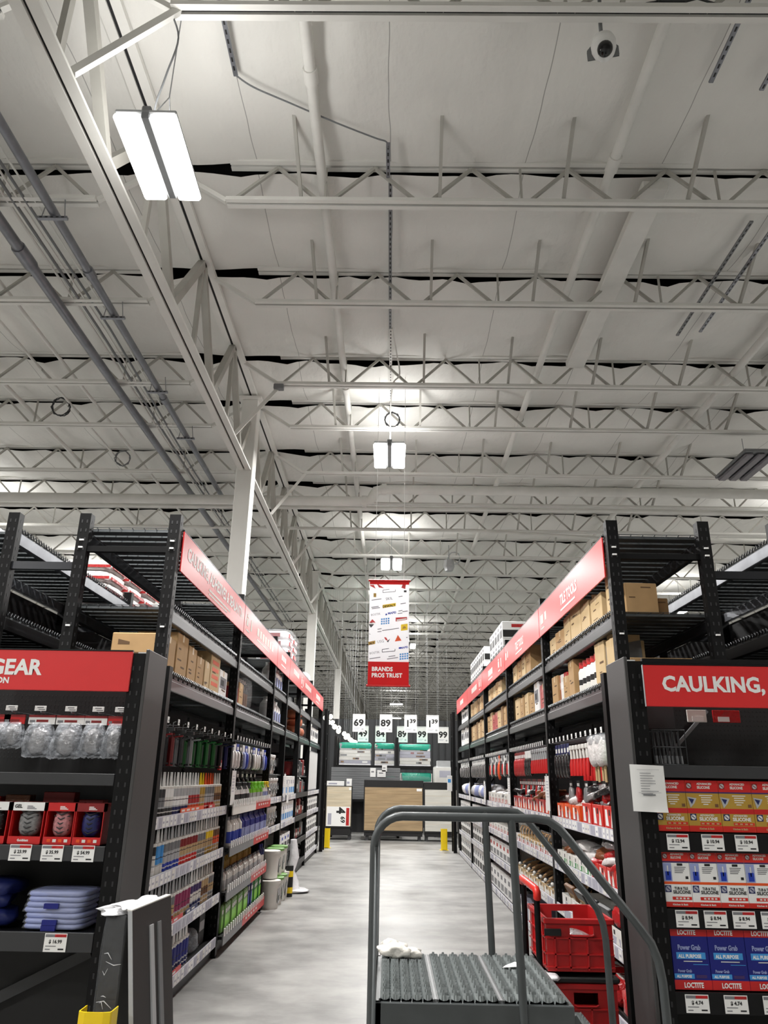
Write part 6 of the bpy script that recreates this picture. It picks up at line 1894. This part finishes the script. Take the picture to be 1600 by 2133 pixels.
for bx, bz in ((-.06, 3.85), (.225, 3.33)):
    for i in range(4):
        for j in range(3): m.add([(bx - .06 + i * .034, -.0056, bz + j * .034 + i * .004), (bx - .036 + i * .034, -.0056, bz + j * .034 + .003 + i * .004), (bx - .036 + i * .034, -.0056, bz + j * .034 + .027 + i * .004), (bx - .06 + i * .034, -.0056, bz + j * .034 + .024 + i * .004)], [(0, 1, 2, 3)], 'sky blue')
    flush()
m.poly([(-.27, -.0056, 3.90), (-.225, -.0056, 3.85), (-.27, -.0056, 3.80), (-.3, -.0056, 3.85)], 'dark grey'); m.poly([(-.25, -.0060, 3.93), (-.20, -.0060, 3.88), (-.295, -.0060, 3.88)], 'red'); m.box(-.3, -.2, -.0064, -.006, 3.855, 3.872, 'white')
flush()
m.add([(.10, -.0056, 3.90), (.27, -.0056, 3.93), (.27, -.0056, 3.97), (.10, -.0056, 3.96)], [(0, 1, 2, 3)], 'red'); m.add([(.115, -.006, 3.908), (.262, -.006, 3.935), (.262, -.006, 3.952), (.115, -.006, 3.93)], [(0, 1, 2, 3)], 'white')
flush()
m.add([(.18, -.0056, 3.76), (.28, -.0056, 3.775), (.28, -.0056, 3.87), (.18, -.0056, 3.855)], [(0, 1, 2, 3)], 'yellow'); m.poly([(.2, -.006, 3.79), (.26, -.006, 3.80), (.245, -.006, 3.83), (.215, -.006, 3.83)], 'gold')
flush()
m.poly([(.09, -.0056, 3.60), (.19, -.0056, 3.615), (.135, -.0056, 3.70)], 'orange')
flush()
m.poly([(-.07, -.0056, 3.66), (-.045, -.0056, 3.62), (-.01, -.0056, 3.61), (-.04, -.0056, 3.66)], 'red'); m.poly([(-.03, -.0056, 3.60), (-.01, -.0056, 3.585), (.02, -.0056, 3.64), (.0, -.0056, 3.625)], 'dark grey')
flush()
for bx, bz, bb in ((-.095, 3.44, 'ink'), (-.1, 4.34, 'soft ink')):
    for k, (a, b, c, d) in enumerate(((0, 0, .19, .02), (0, 0, 0, .04), (0, .04, .1, .055), (.19, .02, .19, .05))): m.bar((bx + a, -.006, bz + b), (bx + c, -.006, bz + d), .001, .008, bb)
    flush()
m.box(-.24, -.2, -.0056, 0, 4.27, 4.33, 'gold'); m.box(.22, .26, -.0056, 0, 4.35, 4.38, 'dark grey')
flush()
for x0, x1, z in ((-.27, -.12, 4.22), (.14, .2, 4.28), (.17, .25, 4.17), (-.27, -.16, 4.11), (-.26, -.14, 4.09), (.14, .2, 4.06), (.2, .28, 4.05), (.13, .2, 4.02), (-.17, -.11, 3.78), (-.17, -.11, 3.74), (-.1, .15, 3.76), (-.28, -.12, 3.34), (-.02, .14, 3.34), (.0, .1, 3.375), (.26, .28, 3.66)):
    m.bar((x0, -.006, z), (x1, -.006, z + (x1 - x0) * .16), .001, .011, 'soft ink')
    flush()


# ================================================================== HANGING PRICE CARDS
def price_sign(x, y, z, big, sup, w, h, label):
    t = thing('price_card', label, 'price sign', (x, y, z), 0, 'hanging price cards')
    m = MB(); m.box(-w / 2, w / 2, -.004, .004, -h, 0, 'white', .001); part(m, 'card', t)
    m = MB()
    if sup is None: m.text(big, h * .52, (-w * .42, -.006, -h * .66), (1, 0, 0), (0, 0, 1), 'ink', True, 'L', w * .80)
    else:
        m.text(big, h * .52, (-w * .40, -.006, -h * .66), (1, 0, 0), (0, 0, 1), 'ink', True, 'L', None); m.text(sup, h * .32, (-w * .08, -.006, -h * .46), (1, 0, 0), (0, 0, 1), 'ink', True, 'L', w * .5)
    m.box(-w * .4, w * .1, -.0055, -.004, -h * .80, -h * .78, 'label grey'); m.box(-w * .4, w * .0, -.0055, -.004, -h * .86, -h * .84, 'label grey'); m.box(w * .22, w * .38, -.0055, -.004, -h * .9, -h * .8, 'light grey')
    m.box(-w / 2, w / 2, -.0055, -.004, -.025, -.01, 'light grey')
    part(m, 'lettering', t)
    m = MB()
    for s in (-1, 1): m.tube([(s * w * .4, 0, 0), (s * w * .4, 0, 8.1 - z)], .002, 'light grey', 4)
    part(m, 'hanging_wire', t)
    return t
FY = 20.85
for x, big, sup, lb in ((-.845, '69', None, 'hanging price card reading 69 in the front row, beside the far column'), (-.11, '89', None, 'hanging price card reading 89 in the front row'),
                        (.56, '1', '39', 'hanging price card reading 1.39 in the front row, middle of the aisle'), (1.155, '1', '39', 'hanging price card reading 1.39 at the end of the front row')):
    price_sign(x, FY, 3.31, big, sup, .34, .465, lb)
SY = 26.0
for x, big, lb in ((-.90, '49', 'hanging price card reading 49 in the back row, half behind the 69 card'), (-.31, '84', 'hanging price card reading 84 in the back row, overlapped by the 89 card'),
                   (.42, '89', 'smaller hanging price card reading 89 in the back row'), (1.09, '99', 'hanging price card reading 99 in the back row, middle'), (1.80, '99', 'hanging price card reading 99 in the back row beside the racks')):
    price_sign(x, SY, 3.33, big, None, .36, .52, lb)
m = MB(); m.tube([(-3, 20.9, 3.36), (3, 20.9, 3.36)], .004, 'steel', 5); m = None

# ================================================================== FLOORING DISPLAY AT THE END OF THE AISLE
def sample_board(x0, x1, y, z0, z1, mat, label, band=None, top=0.0):
    t = thing('flooring_display', label, 'flooring display', ((x0 + x1) / 2, y, 0), 0, 'flooring sample boards')
    w = (x1 - x0) / 2
    m = MB(); m.box(-w, w, .02, .6, .12, z1, 'black', .005); m.box(-w - .03, w + .03, .0, .03, z0 - .05, z1 + top, 'black', .005); part(m, 'stand', t)
    m = MB(); m.box(-w, w, -.012, .004, z0, z1 - .02, mat)
    n = int((z1 - z0) / .18)
    for k in range(1, n): m.box(-w, w, -.0125, -.011, z0 + (z1 - z0) * k / n - .002, z0 + (z1 - z0) * k / n + .002, 'brown' if mat == 'oak' else 'tan')
    part(m, 'sample_panel', t)
    m = MB(); m.box(w * .8, w * .98, -.016, -.012, z1 - .11, z1 - .04, 'white'); part(m, 'small_label', t)
    m = MB()
    for x in (-w * .9, w * .9):
        m.box(x - .04, x + .04, .05, .5, 0, .12, 'dark grey')
    part(m, 'pallet_foot', t)
    return t
a = sample_board(-1.80, -1.09, 22.9, .36, 1.44, 'oak pale', 'pale oak flooring sample board with a big 4.69 price poster, caulking side end')
m = MB(); m.box(-.34, .33, -.02, -.012, .36, .88, 'white'); m.box(.22, .31, -.0205, -.02, .38, .85, 'pouch red')
m.text('4', .34, (-.05, -.021, .86), (0, 0, -1), (1, 0, 0), 'ink', True, 'L'); m.text('69', .17, (.07, -.021, .62), (0, 0, -1), (1, 0, 0), 'ink', True, 'L')
m.box(-.3, -.2, -.0205, -.02, .4, .7, 'label grey')
part(m, 'price_poster', a)
sample_board(-.70, .965, 22.9, .27, 1.44, 'oak', 'large brown oak flooring sample board in the middle of the aisle end', None, .18)
sample_board(1.04, 1.95, 22.9, .27, 1.40, 'ash grey', 'pale grey flooring sample board at the tile tools end of the aisle', None, .18)
# stacked grey planks behind, with white cards
pl = None
for i in range(7):
    lab = 'stacked bundle of dark grey flooring planks behind the sample boards, %s from the bottom' % ORD[i]
    def f(label):
        m = MB(); m.box(-1.05, 1.05, -.4, .4, 0, .125, 'slate wood', .004)
        for k in range(1, 2): m.box(-1.05, 1.05, -.401, -.4, .06, .064, 'dark grey')
        return tag(m.build('plank_bundle'), label, 'flooring bundle', 'grey flooring bundles')
    place('plank', f, lab, (-.72, 24.3, 1.06 + i * .13))
t = thing('display_table', 'black steel table under the dark grey flooring bundles', 'display stand', (-.72, 24.3, 0))
m = MB(); m.box(-1.1, 1.1, -.45, .45, 1.0, 1.055, 'rack black'); part(m, 'table_top', t)
for sx in (-1, 1):
    for sy in (-1, 1):
        m = MB(); m.box(sx * 1.0 - .04, sx * 1.0 + .04, sy * .38 - .04, sy * .38 + .04, 0, 1.0, 'rack black'); part(m, 'leg', t)
m = MB(); m.box(-1.0, 1.0, .3, .32, .1, 1.0, 'dark grey'); part(m, 'back_panel', t)
for i, (x, z, w, h) in enumerate(((-1.58, 1.475, .5, .13), (-1.18, 1.5, .15, .2))):
    m = MB(); m.box(-w / 2, w / 2, -.1, .1, 0, h, 'white', .004); m.box(-w * .4, w * .1, -.1006, -.1, h * .3, h * .6, 'label grey')
    tag(m.build('literature_box', None, (x, 23.2, 1.44)), '%s white box on top of the pale oak sample board' % ('long low' if i == 0 else 'small upright'), 'box')
for i, (x, z, w, h) in enumerate(((-.50, 1.72, .17, .26), (-.24, 1.72, .26, .2), (-.15, 1.88, .15, .18))):
    m = MB(); m.box(-w / 2, w / 2, -.004, .004, 0, h, 'white'); m.box(-w * .3, w * .2, -.006, -.004, h * .5, h * .65, 'soft ink')
    tag(m.build('price_card', None, (x, 23.88, z - .02)), 'small white card fixed to the grey plank bundles, %s from the pale board' % ORD[i], 'card', 'white cards on the plank bundles')
# flooring rack with film-wrapped pallets
RK = thing('flooring_rack', 'black rack holding the green-topped wrapped pallets at the aisle end', 'storage rack', (0, 25.6, 0))
for x in (-1.78, .24, 2.6):
    for y in (0, 1.0):
        m = MB(); m.box(x - .05, x + .05, y - .04, y + .04, 0, 2.95, 'rack black'); part(m, 'upright_post', RK)
for z in (1.42, 1.96):
    for y in (-.05, 1.0):
        m = MB(); m.box(-1.78, 2.6, y, y + .05, z, z + .1, 'rack black'); part(m, 'beam', RK)
    m = MB(); m.box(-1.75, 2.57, 0, 1.0, z + .08, z + .1, 'dark grey'); part(m, 'deck', RK)
def pallet(x, z, w, h, label, seed, low=False, mats=('off white', 'light grey', 'label grey', 'off white', 'mid grey')):
    t = thing('wrapped_pallet', label, 'pallet load', (x, 26.05, z), 0, 'film-wrapped flooring pallets')
    r = random.Random(seed)
    n = max(1, int(h / .11)) if not low else 1
    m = MB()
    for k in range(n):
        z0 = .05 + (h - .05) * k / n
        z1 = .05 + (h - .05) * (k + 1) / n
        m.box(-w / 2 + r.uniform(0, .02), w / 2 - r.uniform(0, .02), -.4, .4, z0, z1 - .006, r.choice(mats))
        for j in range(2):
            a = r.uniform(-w / 2, w * .3); m.box(a, a + r.uniform(.1, .25), -.4015, -.4, z0 + .02, z1 - .03, r.choice(('brown', 'dark red', 'mid grey', 'cardboard dark', 'white')))
    m.box(-w / 2, w / 2, -.4, .4, 0, .045, 'white wrap')
    part(m, 'carton_layers', t)
    m = MB(); m.blob(w * 1.03, .84, h * .30 if not low else h * 1.05, 'teal film', seed, 10, .05, (0, 0, h * .74 if not low else 0), .2); part(m, 'green_film', t, label='green stretch film')
    m = MB(); m.blob(w * 1.04, .88, h * .75, 'plastic wrap', seed + 5, 8, .03, (0, 0, 0), .25); part(m, 'clear_film', t)
    return t
pallet(-1.14, 2.06, 1.04, .68, 'green-topped wrapped pallet beside the far column, high on the flooring rack', 3)
pallet(-.17, 2.06, .64, .68, 'narrow green-topped wrapped pallet in the middle of the flooring rack', 4)
pallet(.84, 2.06, 1.02, .66, 'wide green-topped wrapped pallet beside the rack post, flooring rack', 6)
pallet(.86, 1.56, 1.08, .28, 'low green wrapped pallet on the lower level of the flooring rack', 7, True)
pallet(.03, 1.56, .38, .28, 'small low green wrapped pallet on the lower flooring rack level', 8, True)
t = thing('wrapped_pallet', 'pale clear-wrapped pallet at the tile tools end of the flooring display', 'pallet load', (1.72, 25.0, 1.52))
m = MB(); m.box(-.3, .3, -.4, .4, 0, .5, 'off white', .01); m.box(-.15, .2, -.401, -.4, .2, .4, 'label grey'); m.box(-.2, .2, -.35, .35, .5, .7, 'light grey'); part(m, 'cartons', t)
m = MB(); m.blob(.66, .88, .55, 'plastic wrap', 9, 8, .03, (0, 0, 0), .25); part(m, 'clear_film', t)
t = thing('pallet_stand', 'dark stand carrying the pale clear-wrapped pallet', 'display stand', (1.72, 25.0, 0))
m = MB(); m.box(-.35, .35, -.45, .45, 1.44, 1.515, 'rack black'); part(m, 'deck', t)
for sx in (-1, 1):
    m = MB(); m.box(sx * .3 - .03, sx * .3 + .03, -.4, .4, 0, 1.44, 'rack black'); part(m, 'side_frame', t)
# end-of-run gondola frames beyond the racks
for s, y, lb in ((-1, 19.35, 'black open frame standing at the far end of the caulking rack'), (1, 19.6, 'black open frame standing at the far end of the tile tools rack')):
    t = thing('end_frame', lb, 'frame', (s * 1.62, y, 0))
    for dx, dy in ((0, 0), (0, .5), (s * .5, 0)):
        m = MB(); m.box(dx - .04, dx + .04, dy - .04, dy + .04, 0, 3.3, 'post black'); part(m, 'upright_post', t)
    for z in (.3, .9, 1.5, 2.1, 2.7):
        m = MB(); m.box(-.015, .015, .04, .46, z, z + .04, 'wire grey'); part(m, 'rung', t)
    m = MB(); m.box(min(s * .1, s * .5), max(s * .1, s * .5), .2, .3, .1, 2.2, 'dark grey'); part(m, 'panel', t)
m = MB(); m.box(-.06, .06, -.01, .01, 0, .36, 'white', .004); m.box(-.045, .03, -.011, -.01, .2, .28, 'sky blue')
tag(m.build('info_sign', None, (1.50, 19.54, 1.40)), 'narrow pale sign on the far tile tools end frame', 'sign')
